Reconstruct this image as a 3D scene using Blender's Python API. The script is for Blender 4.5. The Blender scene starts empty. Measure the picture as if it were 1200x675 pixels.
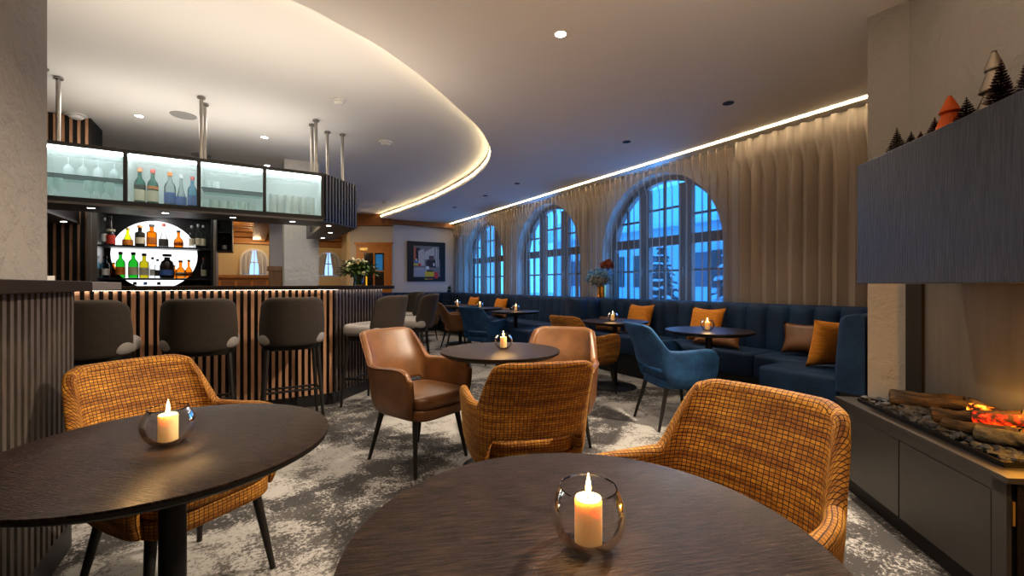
import bpy, bmesh, math, random
from mathutils import Vector, Matrix
random.seed(7)
PI = math.pi
C = bpy.context.scene.collection
SC = bpy.context.scene

# ------------------------------------------------------------------ helpers
def V(*a): return Vector(a)
def lerp(a, b, t): return a + (b - a) * t
def sstep(a, b, x):
    t = max(0., min(1., (x - a) / (b - a))); return t * t * (3 - 2 * t)
def catmull(pts, n=6, closed=False):
    out = []; N = len(pts)
    for i in range(N if closed else N - 1):
        if closed: p0, p1, p2, p3 = pts[i-1], pts[i], pts[(i+1) % N], pts[(i+2) % N]
        else: p0, p1, p2, p3 = pts[max(i-1, 0)], pts[i], pts[i+1], pts[min(i+2, N-1)]
        for k in range(n):
            t = k / n
            out.append(tuple(.5*((2*b)+(-a+c)*t+(2*a-5*b+4*c-d)*t*t+(-a+3*b-3*c+d)*t**3) for a, b, c, d in zip(p0, p1, p2, p3)))
    if not closed: out.append(tuple(pts[-1]))
    return out
def circle(r, n=32, cx=0, cy=0): return [(cx + r*math.cos(2*PI*k/n), cy + r*math.sin(2*PI*k/n)) for k in range(n)]
def superell(a, b, n=40, e=4., cx=0, cy=0):
    o = []
    for k in range(n):
        t = 2*PI*k/n; c, s = math.cos(t), math.sin(t)
        o.append((cx + a*math.copysign(abs(c)**(2/e), c), cy + b*math.copysign(abs(s)**(2/e), s)))
    return o

class B:
    """collects shapes into ONE mesh"""
    def __init__(s): s.bm = bmesh.new(); s.uv = s.bm.loops.layers.uv.new('UVMap'); s.mi = 0
    def face(s, vs, uvs=None):
        try: f = s.bm.faces.new(vs)
        except ValueError: return None
        f.material_index = s.mi; f.smooth = True
        if uvs:
            for l, u in zip(f.loops, uvs): l[s.uv].uv = u
        return f
    def v(s, p): return s.bm.verts.new(p)
    def box(s, x0, x1, y0, y1, z0, z1, T=None):
        T = T or (lambda x, y, z: (x, y, z))
        q = [s.v(T(x, y, z)) for z in (z0, z1) for y in (y0, y1) for x in (x0, x1)]
        for i in ((0,2,3,1),(4,5,7,6),(0,1,5,4),(2,6,7,3),(0,4,6,2),(1,3,7,5)): s.face([q[k] for k in i])
        return s
    def prism(s, pts, z0, z1, T=None):
        T = T or (lambda x, y, z: (x, y, z))
        a = [s.v(T(x, y, z0)) for x, y in pts]; b = [s.v(T(x, y, z1)) for x, y in pts]; n = len(pts)
        s.face(a[::-1]); s.face(b)
        for i in range(n): s.face([a[i], a[(i+1) % n], b[(i+1) % n], b[i]])
        return s
    def bar(s, p, q, r0, r1=None, n=10, caps=True):
        r1 = r0 if r1 is None else r1
        p, q = Vector(p), Vector(q); d = (q-p).normalized()
        u = d.orthogonal().normalized(); w = d.cross(u)
        A = [s.v(p + (u*math.cos(2*PI*k/n) + w*math.sin(2*PI*k/n))*r0) for k in range(n)]
        D = [s.v(q + (u*math.cos(2*PI*k/n) + w*math.sin(2*PI*k/n))*r1) for k in range(n)]
        for k in range(n): s.face([A[k], A[(k+1) % n], D[(k+1) % n], D[k]])
        if caps: s.face(A[::-1]); s.face(D)
        return s
    def tube(s, pts, r, n=8):
        pts = [Vector(p) for p in pts]; rings = []
        rr = r if isinstance(r, (list, tuple)) else [r]*len(pts)
        u = None
        for i, p in enumerate(pts):
            d = (pts[min(i+1, len(pts)-1)] - pts[max(i-1, 0)]).normalized()
            u = d.orthogonal().normalized() if u is None else (u - d*u.dot(d)).normalized()
            w = d.cross(u)
            rings.append([s.v(p + (u*math.cos(2*PI*k/n) + w*math.sin(2*PI*k/n))*rr[i]) for k in range(n)])
        for a, b in zip(rings, rings[1:]):
            for k in range(n): s.face([a[k], a[(k+1) % n], b[(k+1) % n], b[k]])
        s.face(rings[0][::-1]); s.face(rings[-1]); return s
    def lathe(s, prof, n=24, c=(0, 0, 0), caps=True, sx=1, sy=1):
        rings = []
        for r, z in prof:
            rings.append([s.v((c[0]+r*sx*math.cos(2*PI*k/n), c[1]+r*sy*math.sin(2*PI*k/n), c[2]+z)) for k in range(n)])
        for a, b in zip(rings, rings[1:]):
            for k in range(n): s.face([a[k], a[(k+1) % n], b[(k+1) % n], b[k]])
        if caps: s.face(rings[0][::-1]); s.face(rings[-1])
        return s
    def slab(s, out, z0, z1, rnd=.02, n=4, dome=0., T=None):
        """rounded slab over an outline; UVs in metres"""
        T = T or (lambda x, y, z: (x, y, z))
        N = len(out); cx = sum(p[0] for p in out)/N; cy = sum(p[1] for p in out)/N
        P = [Vector(p) for p in out]; nrm = []
        for i in range(N):
            t = (P[(i+1) % N]-P[i-1]); nrm.append(Vector((t.y, -t.x)).normalized())
        per = [0]
        for i in range(N): per.append(per[-1]+(P[(i+1) % N]-P[i]).length)
        prof = [(rnd*(1-math.sin(PI/2*k/n)), z0+rnd*(1-math.cos(PI/2*k/n))) for k in range(n+1)] + \
               [(rnd*(1-math.cos(PI/2*k/n)), z1-rnd*(1-math.sin(PI/2*k/n))) for k in range(n+1)]
        rings = [[(P[i].x-nrm[i].x*o, P[i].y-nrm[i].y*o, z) for i in range(N)] for o, z in prof]
        last = rings[-1]
        for f in (.72, .4):
            rings.append([(cx+(x-cx)*f, cy+(y-cy)*f, z+dome*(1-f*f)) for x, y, z in last])
        vr = [[s.v(T(*p)) for p in r] for r in rings]
        for j in range(len(vr)-1):
            for i in range(N):
                k = (i+1) % N
                if j < len(prof)-n-1 or j < len(prof)-3:
                    uv = [(per[i], prof[j][1]), (per[i+1], prof[j][1]), (per[i+1], prof[j+1][1]), (per[i], prof[j+1][1])]
                else: uv = [rings[j][i][:2], rings[j][k][:2], rings[j+1][k][:2], rings[j+1][i][:2]]
                s.face([vr[j][i], vr[j][k], vr[j+1][k], vr[j+1][i]], uv)
        s.face(vr[0][::-1], [p[:2] for p in rings[0][::-1]])
        s.face(vr[-1], [p[:2] for p in rings[-1]])
        return s
    def grid(s, P, U=None, closed_u=False):
        vs = [[s.v(p) for p in r] for r in P]
        R, N = len(P), len(P[0])
        for j in range(R-1):
            for i in range(N if closed_u else N-1):
                k = (i+1) % N
                uv = [U[j][i], U[j][k], U[j+1][k], U[j+1][i]] if U else None
                s.face([vs[j][i], vs[j][k], vs[j+1][k], vs[j+1][i]], uv)
        return vs
    def ball(s, c, r, sub=2, jit=0, sc=(1, 1, 1)):
        g = bmesh.ops.create_icosphere(s.bm, subdivisions=sub, radius=1)
        for w in g['verts']:
            f = r*(1+random.uniform(-jit, jit)); w.co = Vector((w.co.x*sc[0]*f+c[0], w.co.y*sc[1]*f+c[1], w.co.z*sc[2]*f+c[2]))
        for w in g['verts']:
            for fc in w.link_faces: fc.material_index = s.mi; fc.smooth = True
        return s
    def make(s, name, mats, parent=None, angle=35, solid=0, sub=0, off=0, bev=0, loc=None):
        bm = s.bm
        bmesh.ops.recalc_face_normals(bm, faces=bm.faces)
        for e in bm.edges:
            e.smooth = not (len(e.link_faces) == 2 and e.calc_face_angle(0) > math.radians(angle))
        me = bpy.data.meshes.new(name); bm.to_mesh(me); bm.free()
        o = bpy.data.objects.new(name, me); C.objects.link(o)
        for m in (mats if isinstance(mats, (list, tuple)) else [mats]): me.materials.append(m)
        if parent is not None: o.parent = parent
        if loc: o.location = loc
        if solid:
            m = o.modifiers.new('Solidify', 'SOLIDIFY'); m.thickness = solid; m.offset = off; m.use_even_offset = True
        if bev:
            m = o.modifiers.new('Bevel', 'BEVEL'); m.width = bev; m.segments = 2; m.limit_method = 'ANGLE'
        if sub:
            m = o.modifiers.new('Subsurf', 'SUBSURF'); m.levels = sub; m.render_levels = sub
        return o

def tag(o, label, cat, group=None):
    o['label'] = label; o['category'] = cat
    if group: o['group'] = group
    return o
def thing(name, label, cat, loc=(0, 0, 0), rz=0, group=None):
    o = bpy.data.objects.new(name, None); o.empty_display_size = .1; C.objects.link(o)
    o.location = loc; o.rotation_euler = (0, 0, rz); return tag(o, label, cat, group)
def struct(b, name, mat, **k):
    o = b.make(name, mat, **k); o['kind'] = 'structure'; return o
def stuff(o): o['kind'] = 'stuff'; return o
def dup(root, loc, rz=None, label=None, group=None, rot=None, scale=None):
    r = root.copy(); C.objects.link(r); r.location = loc
    if rz is not None: r.rotation_euler = (0, 0, rz)
    if rot is not None: r.rotation_euler = rot
    if scale: r.scale = scale
    if label: r['label'] = label
    if group: r['group'] = group
    for ch in list(root.children):
        c = ch.copy(); C.objects.link(c); c.parent = r
        for g in ch.children:
            d = g.copy(); C.objects.link(d); d.parent = c
    return r
def head(hx, hy): return math.atan2(-hx, hy)

# camera: stands in the room at eye height of somebody seated, room axes are the world axes
YAW, EYE, FPX, HOR = math.radians(31), 1.16, 510., 334.
cam = bpy.data.cameras.new('camera'); co = bpy.data.objects.new('camera', cam); C.objects.link(co)
co.location = (0, 0, EYE); co.rotation_euler = (PI/2, 0, -YAW)
cam.sensor_width = 36; cam.lens = FPX/1200*36; cam.shift_y = -(337.5-HOR)/1200
cam.clip_start = .02
SC.camera = co
ca, sa = math.cos(YAW), math.sin(YAW)
def c2w(X, Y): return (X*ca+Y*sa, -X*sa+Y*ca)           # view-aligned floor coordinates to room coordinates
def dirw(X, Y): x, y = c2w(X, Y); return head(x, y)
def on_y(px, y):                                          # where the sight line of a column meets the plane y
    cx = (px-600)/FPX; dx, dy = cx*ca+sa, -cx*sa+ca; return dx*y/dy
def on_x(px, x):
    cx = (px-600)/FPX; dx, dy = cx*ca+sa, -cx*sa+ca; return dy*x/dx

# ------------------------------------------------------------------ materials
def nt(name):
    m = bpy.data.materials.new(name); m.use_nodes = True
    t = m.node_tree; t.nodes.clear(); return m, t
def N(t, k, **kw):
    n = t.nodes.new(k)
    for a, b in kw.items():
        if a.startswith('_'): setattr(n, a[1:], b)
        else: n.inputs[a.replace('~', ' ')].default_value = b
    return n
def L(t, a, b): t.links.new(a, b)
def rgba(c): return (c[0], c[1], c[2], 1)
def principled(t, **kw):
    p = N(t, 'ShaderNodeBsdfPrincipled'); o = N(t, 'ShaderNodeOutputMaterial'); L(t, p.outputs[0], o.inputs[0])
    for a, b in kw.items(): p.inputs[a.replace('_', ' ')].default_value = b
    return p
def M(name, col, rough=.5, metal=0, col2=None, ns=8., stretch=(1, 1, 1), bump=0, bs=60., sheen=0, emit=None, es=0, spec=.5, detail=5, lo=.35, hi=.65, coat=0, sss=0, coord='Object'):
    m, t = nt(name)
    p = principled(t, Roughness=rough, Metallic=metal, Base_Color=rgba(col))
    p.inputs['Specular IOR Level'].default_value = spec
    if sheen: p.inputs['Sheen Weight'].default_value = sheen; p.inputs['Sheen Roughness'].default_value = .35; p.inputs['Sheen Tint'].default_value = rgba([min(1, c*2.2+.05) for c in col])
    if emit: p.inputs['Emission Color'].default_value = rgba(emit); p.inputs['Emission Strength'].default_value = es
    if coat: p.inputs['Coat Weight'].default_value = coat
    if sss: p.inputs['Subsurface Weight'].default_value = sss; p.inputs['Subsurface Radius'].default_value = (.03, .018, .01); p.inputs['Subsurface Scale'].default_value = 1
    if col2 or bump:
        tc = N(t, 'ShaderNodeTexCoord'); mp = N(t, 'ShaderNodeMapping', Scale=stretch); L(t, tc.outputs[coord], mp.inputs[0])
    if col2:
        n = N(t, 'ShaderNodeTexNoise', Scale=ns, Detail=detail, Roughness=.6); L(t, mp.outputs[0], n.inputs[0])
        r = N(t, 'ShaderNodeValToRGB'); r.color_ramp.elements[0].position = lo; r.color_ramp.elements[1].position = hi
        r.color_ramp.elements[0].color = rgba(col); r.color_ramp.elements[1].color = rgba(col2)
        L(t, n.outputs[0], r.inputs[0]); L(t, r.outputs[0], p.inputs['Base Color'])
    if bump:
        n2 = N(t, 'ShaderNodeTexNoise', Scale=bs, Detail=4); L(t, mp.outputs[0], n2.inputs[0])
        b = N(t, 'ShaderNodeBump', Strength=bump, Distance=.01); L(t, n2.outputs[0], b.inputs['Height']); L(t, b.outputs[0], p.inputs['Normal'])
    return m
def emis(name, col, st):
    m, t = nt(name); e = N(t, 'ShaderNodeEmission', Color=rgba(col), Strength=st); o = N(t, 'ShaderNodeOutputMaterial'); L(t, e.outputs[0], o.inputs[0]); return m
def thin_glass(name, tint=(.97, .98, .98), refl=.12, rough=.02, edge=None, milk=0):
    m, t = nt(name); o = N(t, 'ShaderNodeOutputMaterial')
    tr = N(t, 'ShaderNodeBsdfTransparent', Color=rgba(tint)); g = N(t, 'ShaderNodeBsdfGlossy', Roughness=rough, Color=(1, 1, 1, 1))
    lw = N(t, 'ShaderNodeLayerWeight', Blend=refl)
    mx = N(t, 'ShaderNodeMixShader'); L(t, lw.outputs['Fresnel'], mx.inputs[0]); L(t, tr.outputs[0], mx.inputs[1]); L(t, g.outputs[0], mx.inputs[2])
    last = mx
    if edge:
        lw2 = N(t, 'ShaderNodeLayerWeight', Blend=.25)
        r = N(t, 'ShaderNodeValToRGB'); r.color_ramp.elements[0].position = .3; r.color_ramp.elements[0].color = rgba(tint); r.color_ramp.elements[1].color = rgba(edge)
        L(t, lw2.outputs['Facing'], r.inputs[0]); L(t, r.outputs[0], tr.inputs[0])
    if milk:
        df = N(t, 'ShaderNodeBsdfTranslucent', Color=(.9, .95, .95, 1)); d2 = N(t, 'ShaderNodeBsdfDiffuse', Color=(.9, .95, .95, 1))
        a = N(t, 'ShaderNodeMixShader', Fac=.5); L(t, df.outputs[0], a.inputs[1]); L(t, d2.outputs[0], a.inputs[2])
        mm = N(t, 'ShaderNodeMixShader', Fac=milk); L(t, last.outputs[0], mm.inputs[1]); L(t, a.outputs[0], mm.inputs[2]); last = mm
    L(t, last.outputs[0], o.inputs[0]); return m

def waffle(name, c1, c2, mortar, cw=.0155, ch=.0115, ms=.0017):
    m, t = nt(name); p = principled(t, Roughness=.75)
    p.inputs['Sheen Weight'].default_value = .25; p.inputs['Sheen Roughness'].default_value = .3; p.inputs['Sheen Tint'].default_value = (1, .62, .2, 1)
    uv = N(t, 'ShaderNodeTexCoord')
    nz = N(t, 'ShaderNodeTexNoise', Scale=22., Detail=3); L(t, uv.outputs['UV'], nz.inputs[0])
    ad = N(t, 'ShaderNodeVectorMath', _operation='MULTIPLY_ADD'); L(t, nz.outputs['Color'], ad.inputs[0]); ad.inputs[1].default_value = (.007, .007, 0); L(t, uv.outputs['UV'], ad.inputs[2])
    br = N(t, 'ShaderNodeTexBrick'); br.offset = 0.; br.squash = 1.
    for k, v_ in (('Color1', rgba(c1)), ('Color2', rgba(c2)), ('Mortar', rgba(mortar)), ('Scale', 1.), ('Mortar Size', ms), ('Mortar Smooth', .6), ('Bias', 0.), ('Brick Width', cw), ('Row Height', ch)):
        br.inputs[k].default_value = v_
    L(t, ad.outputs[0], br.inputs['Vector'])
    mp = N(t, 'ShaderNodeMapping', Scale=(2, 14, 1)); L(t, uv.outputs['UV'], mp.inputs[0])
    n2 = N(t, 'ShaderNodeTexNoise', Scale=2.2, Detail=4); L(t, mp.outputs[0], n2.inputs[0])
    rp = N(t, 'ShaderNodeValToRGB'); rp.color_ramp.elements[0].position = .38; rp.color_ramp.elements[0].color = (.58, .46, .38, 1); rp.color_ramp.elements[1].position = .66; rp.color_ramp.elements[1].color = (1.2, 1.2, 1.1, 1)
    L(t, n2.outputs[0], rp.inputs[0])
    mx = N(t, 'ShaderNodeMix', _data_type='RGBA', _blend_type='MULTIPLY'); mx.inputs[0].default_value = 1.
    L(t, br.outputs['Color'], mx.inputs[6]); L(t, rp.outputs[0], mx.inputs[7]); L(t, mx.outputs[2], p.inputs['Base Color'])
    b = N(t, 'ShaderNodeBump', Strength=.7, Distance=.004); b.invert = True
    L(t, br.outputs['Fac'], b.inputs['Height']); L(t, b.outputs[0], p.inputs['Normal'])
    return m

m_orange = waffle('orange_waffle_velvet', (.50, .245, .030), (.33, .140, .013), (.045, .014, .003))
m_orange_pl = M('orange_velvet', (.50, .18, .015), .8, col2=(.66, .28, .03), ns=14, stretch=(1, 1, 5), sheen=.5, bump=.4, bs=120)
m_tan = M('tan_leatherette', (.125, .056, .020), .36, col2=(.205, .095, .036), ns=6, bump=.10, bs=220, spec=.5)
m_tanp = M('tan_piping', (.20, .095, .042), .4)
m_navy = M('navy_velvet', (.003, .020, .064), .72, col2=(.006, .038, .102), ns=5, sheen=.25, bump=.25, bs=40)
m_teal = M('petrol_velvet', (.006, .040, .120), .7, col2=(.016, .090, .21), ns=9, sheen=.35, bump=.3, bs=30)
m_leg = M('black_ash', (.012, .011, .010), .45, col2=(.022, .02, .018), ns=30, stretch=(8, 8, 1))
m_table = M('dark_oak', (.008, .0052, .0042), .38, col2=(.075, .044, .031), ns=8, stretch=(2.0, 42, 1), bump=.35, bs=22, detail=10, lo=.44, hi=.74, spec=.16)
m_tedge = M('dark_edge', (.012, .011, .010), .5)
m_black = M('black_metal', (.010, .010, .011), .42, metal=.3)
m_brownfab = M('dark_brown_fabric', (.030, .023, .018), .85, col2=(.042, .032, .025), ns=60, sheen=.25, bump=.15, bs=300)
m_greyseat = M('light_grey_leather', (.22, .205, .20), .5, col2=(.27, .255, .245), ns=4, bump=.06, bs=200)
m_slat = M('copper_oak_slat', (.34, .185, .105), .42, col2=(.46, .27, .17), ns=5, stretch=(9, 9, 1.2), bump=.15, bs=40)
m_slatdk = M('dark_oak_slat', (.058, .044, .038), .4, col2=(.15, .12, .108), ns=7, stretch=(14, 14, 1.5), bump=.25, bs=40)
m_slatgrey = M('grey_brown_slat', (.070, .059, .051), .45, col2=(.11, .095, .083), ns=7, stretch=(14, 14, 1.5))
m_groove = M('black_groove', (.010, .008, .007), .6)
m_darkwood = M('black_brown_counter', (.012, .008, .0065), .65, spec=.12, col2=(.032, .022, .018), ns=8, stretch=(2, 20, 20), bump=.15, bs=30)
m_greymetal = M('grey_metal_top', (.20, .185, .175), .42, metal=.35)
m_navyslat = M('blue_black_slat', (.020, .024, .040), .4)
m_frame = M('anthracite_frame', (.022, .022, .024), .4)
m_soffit = M('grey_soffit', (.14, .135, .135), .42, metal=.45)
m_steel = M('brushed_steel', (.36, .34, .32), .32, metal=.9)
m_white = M('white_plastic', (.75, .74, .72), .45)
m_ceil = M('ceiling_paint', (.74, .69, .64), .85)
m_ceilb = M('bar_ceiling_paint', (.78, .755, .72), .85)
m_wall = M('off_white_wall', (.60, .56, .51), .85, bump=.05, bs=40)
m_farwall = M('pale_wall', (.60, .575, .55), .85, bump=.05, bs=40)
m_warmwall = M('warm_cream_wall', (.66, .54, .33), .9)
m_beam = M('brown_beam', (.17, .068, .02), .5, col2=(.30, .135, .045), ns=5, stretch=(1, 12, 12), bump=.1, bs=30)
m_honey = M('honey_wood', (.26, .105, .025), .5, col2=(.44, .21, .06), ns=5, stretch=(12, 1, 12))
m_doorwood = M('orange_door_wood', (.42, .16, .03), .4, col2=(.56, .24, .06), ns=4, stretch=(10, 10, 1))
m_winwood = M('window_wood', (.085, .060, .052), .5, col2=(.12, .085, .07), ns=6, stretch=(8, 8, 1))
m_led_w = emis('warm_led', (1, .80, .52), 20)
m_led_c = emis('cool_led', (.90, .97, 1), 16)
m_led_bar = emis('bar_led', (1, .88, .76), 10)
m_disc = emis('backlit_panel', (.95, .97, 1), 1.0)
m_lamp = emis('lamp_face', (1, .93, .82), 14)
m_flame = emis('candle_flame', (1, .62, .22), 28)
m_wax = M('cream_wax', (.85, .62, .33), .5, sss=.7, emit=(1, .55, .2), es=.12)  # faint emission imitates flame light showing through the wax
m_glass = thin_glass('clear_glass', (.985, .99, .99), .20, edge=(.80, .82, .83))
m_wglass = thin_glass('window_glass', (.93, .97, 1), .10)
m_drink = thin_glass('drinking_glass', (.9, .95, .95), .25, milk=.85)
m_gold = M('brushed_gold', (.62, .36, .10), .28, metal=1)
m_silver = M('champagne_silver', (.30, .25, .20), .33, metal=.9)
m_orangeglass = M('orange_lacquer', (.55, .095, .002), .38, spec=.25)
m_bristle = M('dark_bristle', (.035, .022, .018), .7, col2=(.09, .05, .035), ns=60)
m_bristlep = M('plum_bristle', (.040, .012, .030), .7, col2=(.085, .03, .06), ns=60)
m_leaf = M('green_leaf', (.04, .085, .02), .5, col2=(.11, .19, .055), ns=9)
m_petalw = M('cream_petal', (.70, .68, .48), .7)
m_hydr = M('blue_hydrangea', (.10, .26, .48), .8, col2=(.30, .50, .66), ns=30)
m_hydrg = M('grey_hydrangea', (.30, .33, .36), .8, col2=(.46, .46, .45), ns=30)
m_rust = M('rust_bloom', (.20, .04, .012), .8, col2=(.34, .09, .03), ns=30)
m_snow = M('snow', (.72, .82, .92), .9)
m_conifer = M('dark_conifer', (.010, .035, .045), .9, col2=(.03, .07, .08), ns=8)
m_cab = M('charcoal_front', (.036, .031, .029), .42, col2=(.042, .037, .034), ns=20)
m_bluewood = M('blue_black_wood', (.020, .022, .030), .42, col2=(.055, .060, .075), ns=10, stretch=(16, 16, .8), bump=.35, bs=14, coord='Object')
m_coal = M('grey_coal', (.014, .014, .015), .8, col2=(.085, .085, .088), ns=26, bump=.8, bs=60)
m_bark = M('charred_log', (.012, .009, .007), .9, col2=(.11, .062, .022), ns=14, stretch=(1, 1, 4), bump=.8, bs=40)
m_logend = M('ash_log_end', (.07, .06, .05), .8, col2=(.14, .12, .1), ns=20)
m_firebk = M('grey_fire_panel', (.13, .125, .118), .48, metal=.2, col2=(.17, .16, .15), ns=3, stretch=(4, 4, .4))

def ember(name, c1, c2, s):
    m, t = nt(name); p = principled(t, Roughness=.9, Base_Color=(.03, .015, .01, 1))
    tc = N(t, 'ShaderNodeTexCoord'); n = N(t, 'ShaderNodeTexNoise', Scale=34., Detail=5); L(t, tc.outputs['Object'], n.inputs[0])
    r = N(t, 'ShaderNodeValToRGB'); e = r.color_ramp.elements
    e[0].position = .42; e[0].color = (.008, .001, 0, 1); e[1].position = .66; e[1].color = rgba(c2)
    k = e.new(.52); k.color = rgba(c1)
    L(t, n.outputs[0], r.inputs[0]); L(t, r.outputs[0], p.inputs['Emission Color']); p.inputs['Emission Strength'].default_value = s
    return m
m_ember_r = ember('red_ember', (.55, .015, .004), (1, .12, .008), 1.2)
m_ember_y = ember('yellow_ember', (.8, .16, .006), (1, .50, .06), 2.0)
def wisp():
    m, t = nt('flame_wisp'); o = N(t, 'ShaderNodeOutputMaterial')
    e = N(t, 'ShaderNodeEmission', Color=(1, .42, .06, 1), Strength=1.1); tr = N(t, 'ShaderNodeBsdfTransparent')
    lw = N(t, 'ShaderNodeLayerWeight', Blend=.5); mx = N(t, 'ShaderNodeMixShader')
    mu = N(t, 'ShaderNodeMath', _operation='MULTIPLY_ADD'); mu.inputs[1].default_value = -.4; mu.inputs[2].default_value = .36; mu.use_clamp = True
    L(t, lw.outputs['Facing'], mu.inputs[0]); L(t, mu.outputs[0], mx.inputs[0]); L(t, tr.outputs[0], mx.inputs[1]); L(t, e.outputs[0], mx.inputs[2]); L(t, mx.outputs[0], o.inputs[0]); return m
m_wisp = wisp()

def plaster(name, col):
    m, t = nt(name); p = principled(t, Roughness=.85, Base_Color=rgba(col))
    tc = N(t, 'ShaderNodeTexCoord')
    n1 = N(t, 'ShaderNodeTexNoise', Scale=9., Detail=7, Roughness=.6, Distortion=.15); n2 = N(t, 'ShaderNodeTexNoise', Scale=75., Detail=4)
    L(t, tc.outputs['Object'], n1.inputs[0]); L(t, tc.outputs['Object'], n2.inputs[0])
    r = N(t, 'ShaderNodeValToRGB'); r.color_ramp.elements[0].position = .42; r.color_ramp.elements[1].position = .6; L(t, n1.outputs[0], r.inputs[0])
    ad = N(t, 'ShaderNodeMath', _operation='MULTIPLY_ADD'); ad.inputs[1].default_value = .35; L(t, n2.outputs[0], ad.inputs[0]); L(t, r.outputs[0], ad.inputs[2])
    b = N(t, 'ShaderNodeBump', Strength=.5, Distance=.012); L(t, ad.outputs[0], b.inputs['Height']); L(t, b.outputs[0], p.inputs['Normal'])
    return m
m_plaster = plaster('trowelled_plaster', (.42, .385, .34))
m_plasterw = plaster('white_plaster', (.70, .68, .64))

def carpet():
    m, t = nt('mottled_carpet'); p = principled(t, Roughness=.95); p.inputs['Specular IOR Level'].default_value = .1
    tc = N(t, 'ShaderNodeTexCoord')
    def noise(sc, det, dis, ro=.6):
        n = N(t, 'ShaderNodeTexNoise', Scale=sc, Detail=det, Roughness=ro, Distortion=dis); L(t, tc.outputs['Object'], n.inputs[0]); return n.outputs[0]
    def ramp(src, a, c, ca_=(0, 0, 0), cc=(1, 1, 1)):
        r = N(t, 'ShaderNodeValToRGB'); e = r.color_ramp.elements; e[0].position = a; e[1].position = c; e[0].color = rgba(ca_); e[1].color = rgba(cc); L(t, src, r.inputs[0]); return r.outputs[0]
    def mul(a, k, c):
        n = N(t, 'ShaderNodeMath', _operation='MULTIPLY_ADD'); n.inputs[1].default_value = k; L(t, a, n.inputs[0])
        if isinstance(c, float): n.inputs[2].default_value = c
        else: L(t, c, n.inputs[2])
        return n.outputs[0]
    big, mid, fine, pile = noise(.9, 2, .5), noise(5.0, 8, .4, .72), noise(58, 6, .3, .75), noise(300, 2, 0)
    field = ramp(big, .46, .54)
    # worn flecks whose density follows the broad fields
    v1 = mul(field, .085, mul(fine, .50, mul(mid, .5, 0.)))
    fleck = ramp(v1, .515, .575)
    base = N(t, 'ShaderNodeMix', _data_type='RGBA'); L(t, field, base.inputs[0]); base.inputs[6].default_value = (.075, .071, .070, 1); base.inputs[7].default_value = (.150, .142, .136, 1)
    mx = N(t, 'ShaderNodeMix', _data_type='RGBA'); L(t, fleck, mx.inputs[0]); L(t, base.outputs[2], mx.inputs[6]); mx.inputs[7].default_value = (.40, .385, .36, 1)
    m2 = N(t, 'ShaderNodeMix', _data_type='RGBA', _blend_type='MULTIPLY'); m2.inputs[0].default_value = .5
    L(t, mx.outputs[2], m2.inputs[6]); L(t, ramp(pile, .3, .7, (.55, .55, .55), (1.2, 1.2, 1.2)), m2.inputs[7]); L(t, m2.outputs[2], p.inputs['Base Color'])
    b = N(t, 'ShaderNodeBump', Strength=.35, Distance=.006); L(t, pile, b.inputs['Height']); L(t, b.outputs[0], p.inputs['Normal'])
    return m
m_carpet = carpet()

def sheer(name, op, col):
    m, t = nt(name); o = N(t, 'ShaderNodeOutputMaterial')
    tr = N(t, 'ShaderNodeBsdfTransparent', Color=(.92, .9, .88, 1)); d = N(t, 'ShaderNodeBsdfDiffuse', Color=rgba(col)); tl = N(t, 'ShaderNodeBsdfTranslucent', Color=rgba(col))
    a = N(t, 'ShaderNodeMixShader', Fac=.38); L(t, d.outputs[0], a.inputs[1]); L(t, tl.outputs[0], a.inputs[2])
    lw = N(t, 'ShaderNodeLayerWeight', Blend=.35)
    f = N(t, 'ShaderNodeMath', _operation='MULTIPLY_ADD'); f.inputs[1].default_value = .75; f.inputs[2].default_value = op; f.use_clamp = True
    L(t, lw.outputs['Facing'], f.inputs[0])
    mx = N(t, 'ShaderNodeMixShader'); L(t, f.outputs[0], mx.inputs[0]); L(t, tr.outputs[0], mx.inputs[1]); L(t, a.outputs[0], mx.inputs[2]); L(t, mx.outputs[0], o.inputs[0]); return m
m_sheer = sheer('sheer_taupe', .29, (.46, .375, .30))
m_drape = sheer('taupe_drape', .80, (.66, .58, .50))

def frosted():
    m, t = nt('frosted_glass'); o = N(t, 'ShaderNodeOutputMaterial')
    rf = N(t, 'ShaderNodeBsdfTransparent', Color=(.95, .985, .98, 1)); tl = N(t, 'ShaderNodeBsdfTranslucent', Color=(.86, .92, .90, 1))
    g = N(t, 'ShaderNodeBsdfGlossy', Roughness=.2)
    a = N(t, 'ShaderNodeMixShader', Fac=.10); L(t, rf.outputs[0], a.inputs[1]); L(t, tl.outputs[0], a.inputs[2])
    b = N(t, 'ShaderNodeMixShader', Fac=.04); L(t, a.outputs[0], b.inputs[1]); L(t, g.outputs[0], b.inputs[2]); L(t, b.outputs[0], o.inputs[0]); return m
m_frost = frosted()

# ------------------------------------------------------------------ the setting
CZ, BZ = 2.87, 2.99
struct(B().box(-3.4, 5.6, -2.2, 13.3, -.1, 0), 'floor', m_carpet)
curve = catmull([(-3.4, 2.9), (-1.5, 2.9), (-.3, 2.88), (.204, 2.924), (.513, 3.038), (.831, 3.187), (1.266, 3.496), (1.771, 3.923), (2.223, 4.348), (2.679, 4.997), (2.969, 5.809), (3.114, 6.9), (3.13, 8.6), (2.94, 10.64), (2.85, 11.62)], 6)
b = B()
poly = curve + [(5.2, 11.62), (5.2, -2.2), (-3.4, -2.2)]
lo = [b.v((x, y, CZ)) for x, y in poly]; hi_ = [b.v((x, y, BZ-.004)) for x, y in poly]
f1 = b.face(lo); nC = len(curve)
for i in range(len(poly)): b.face([lo[i], lo[(i+1) % len(poly)], hi_[(i+1) % len(poly)], hi_[i]])
bmesh.ops.triangulate(b.bm, faces=[f1])
struct(b, 'ceiling', m_ceil, angle=20)
struct(B().box(-3.4, 5.2, 2.3, 11.9, BZ, BZ+.08), 'ceiling_bar', m_ceilb)
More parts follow.
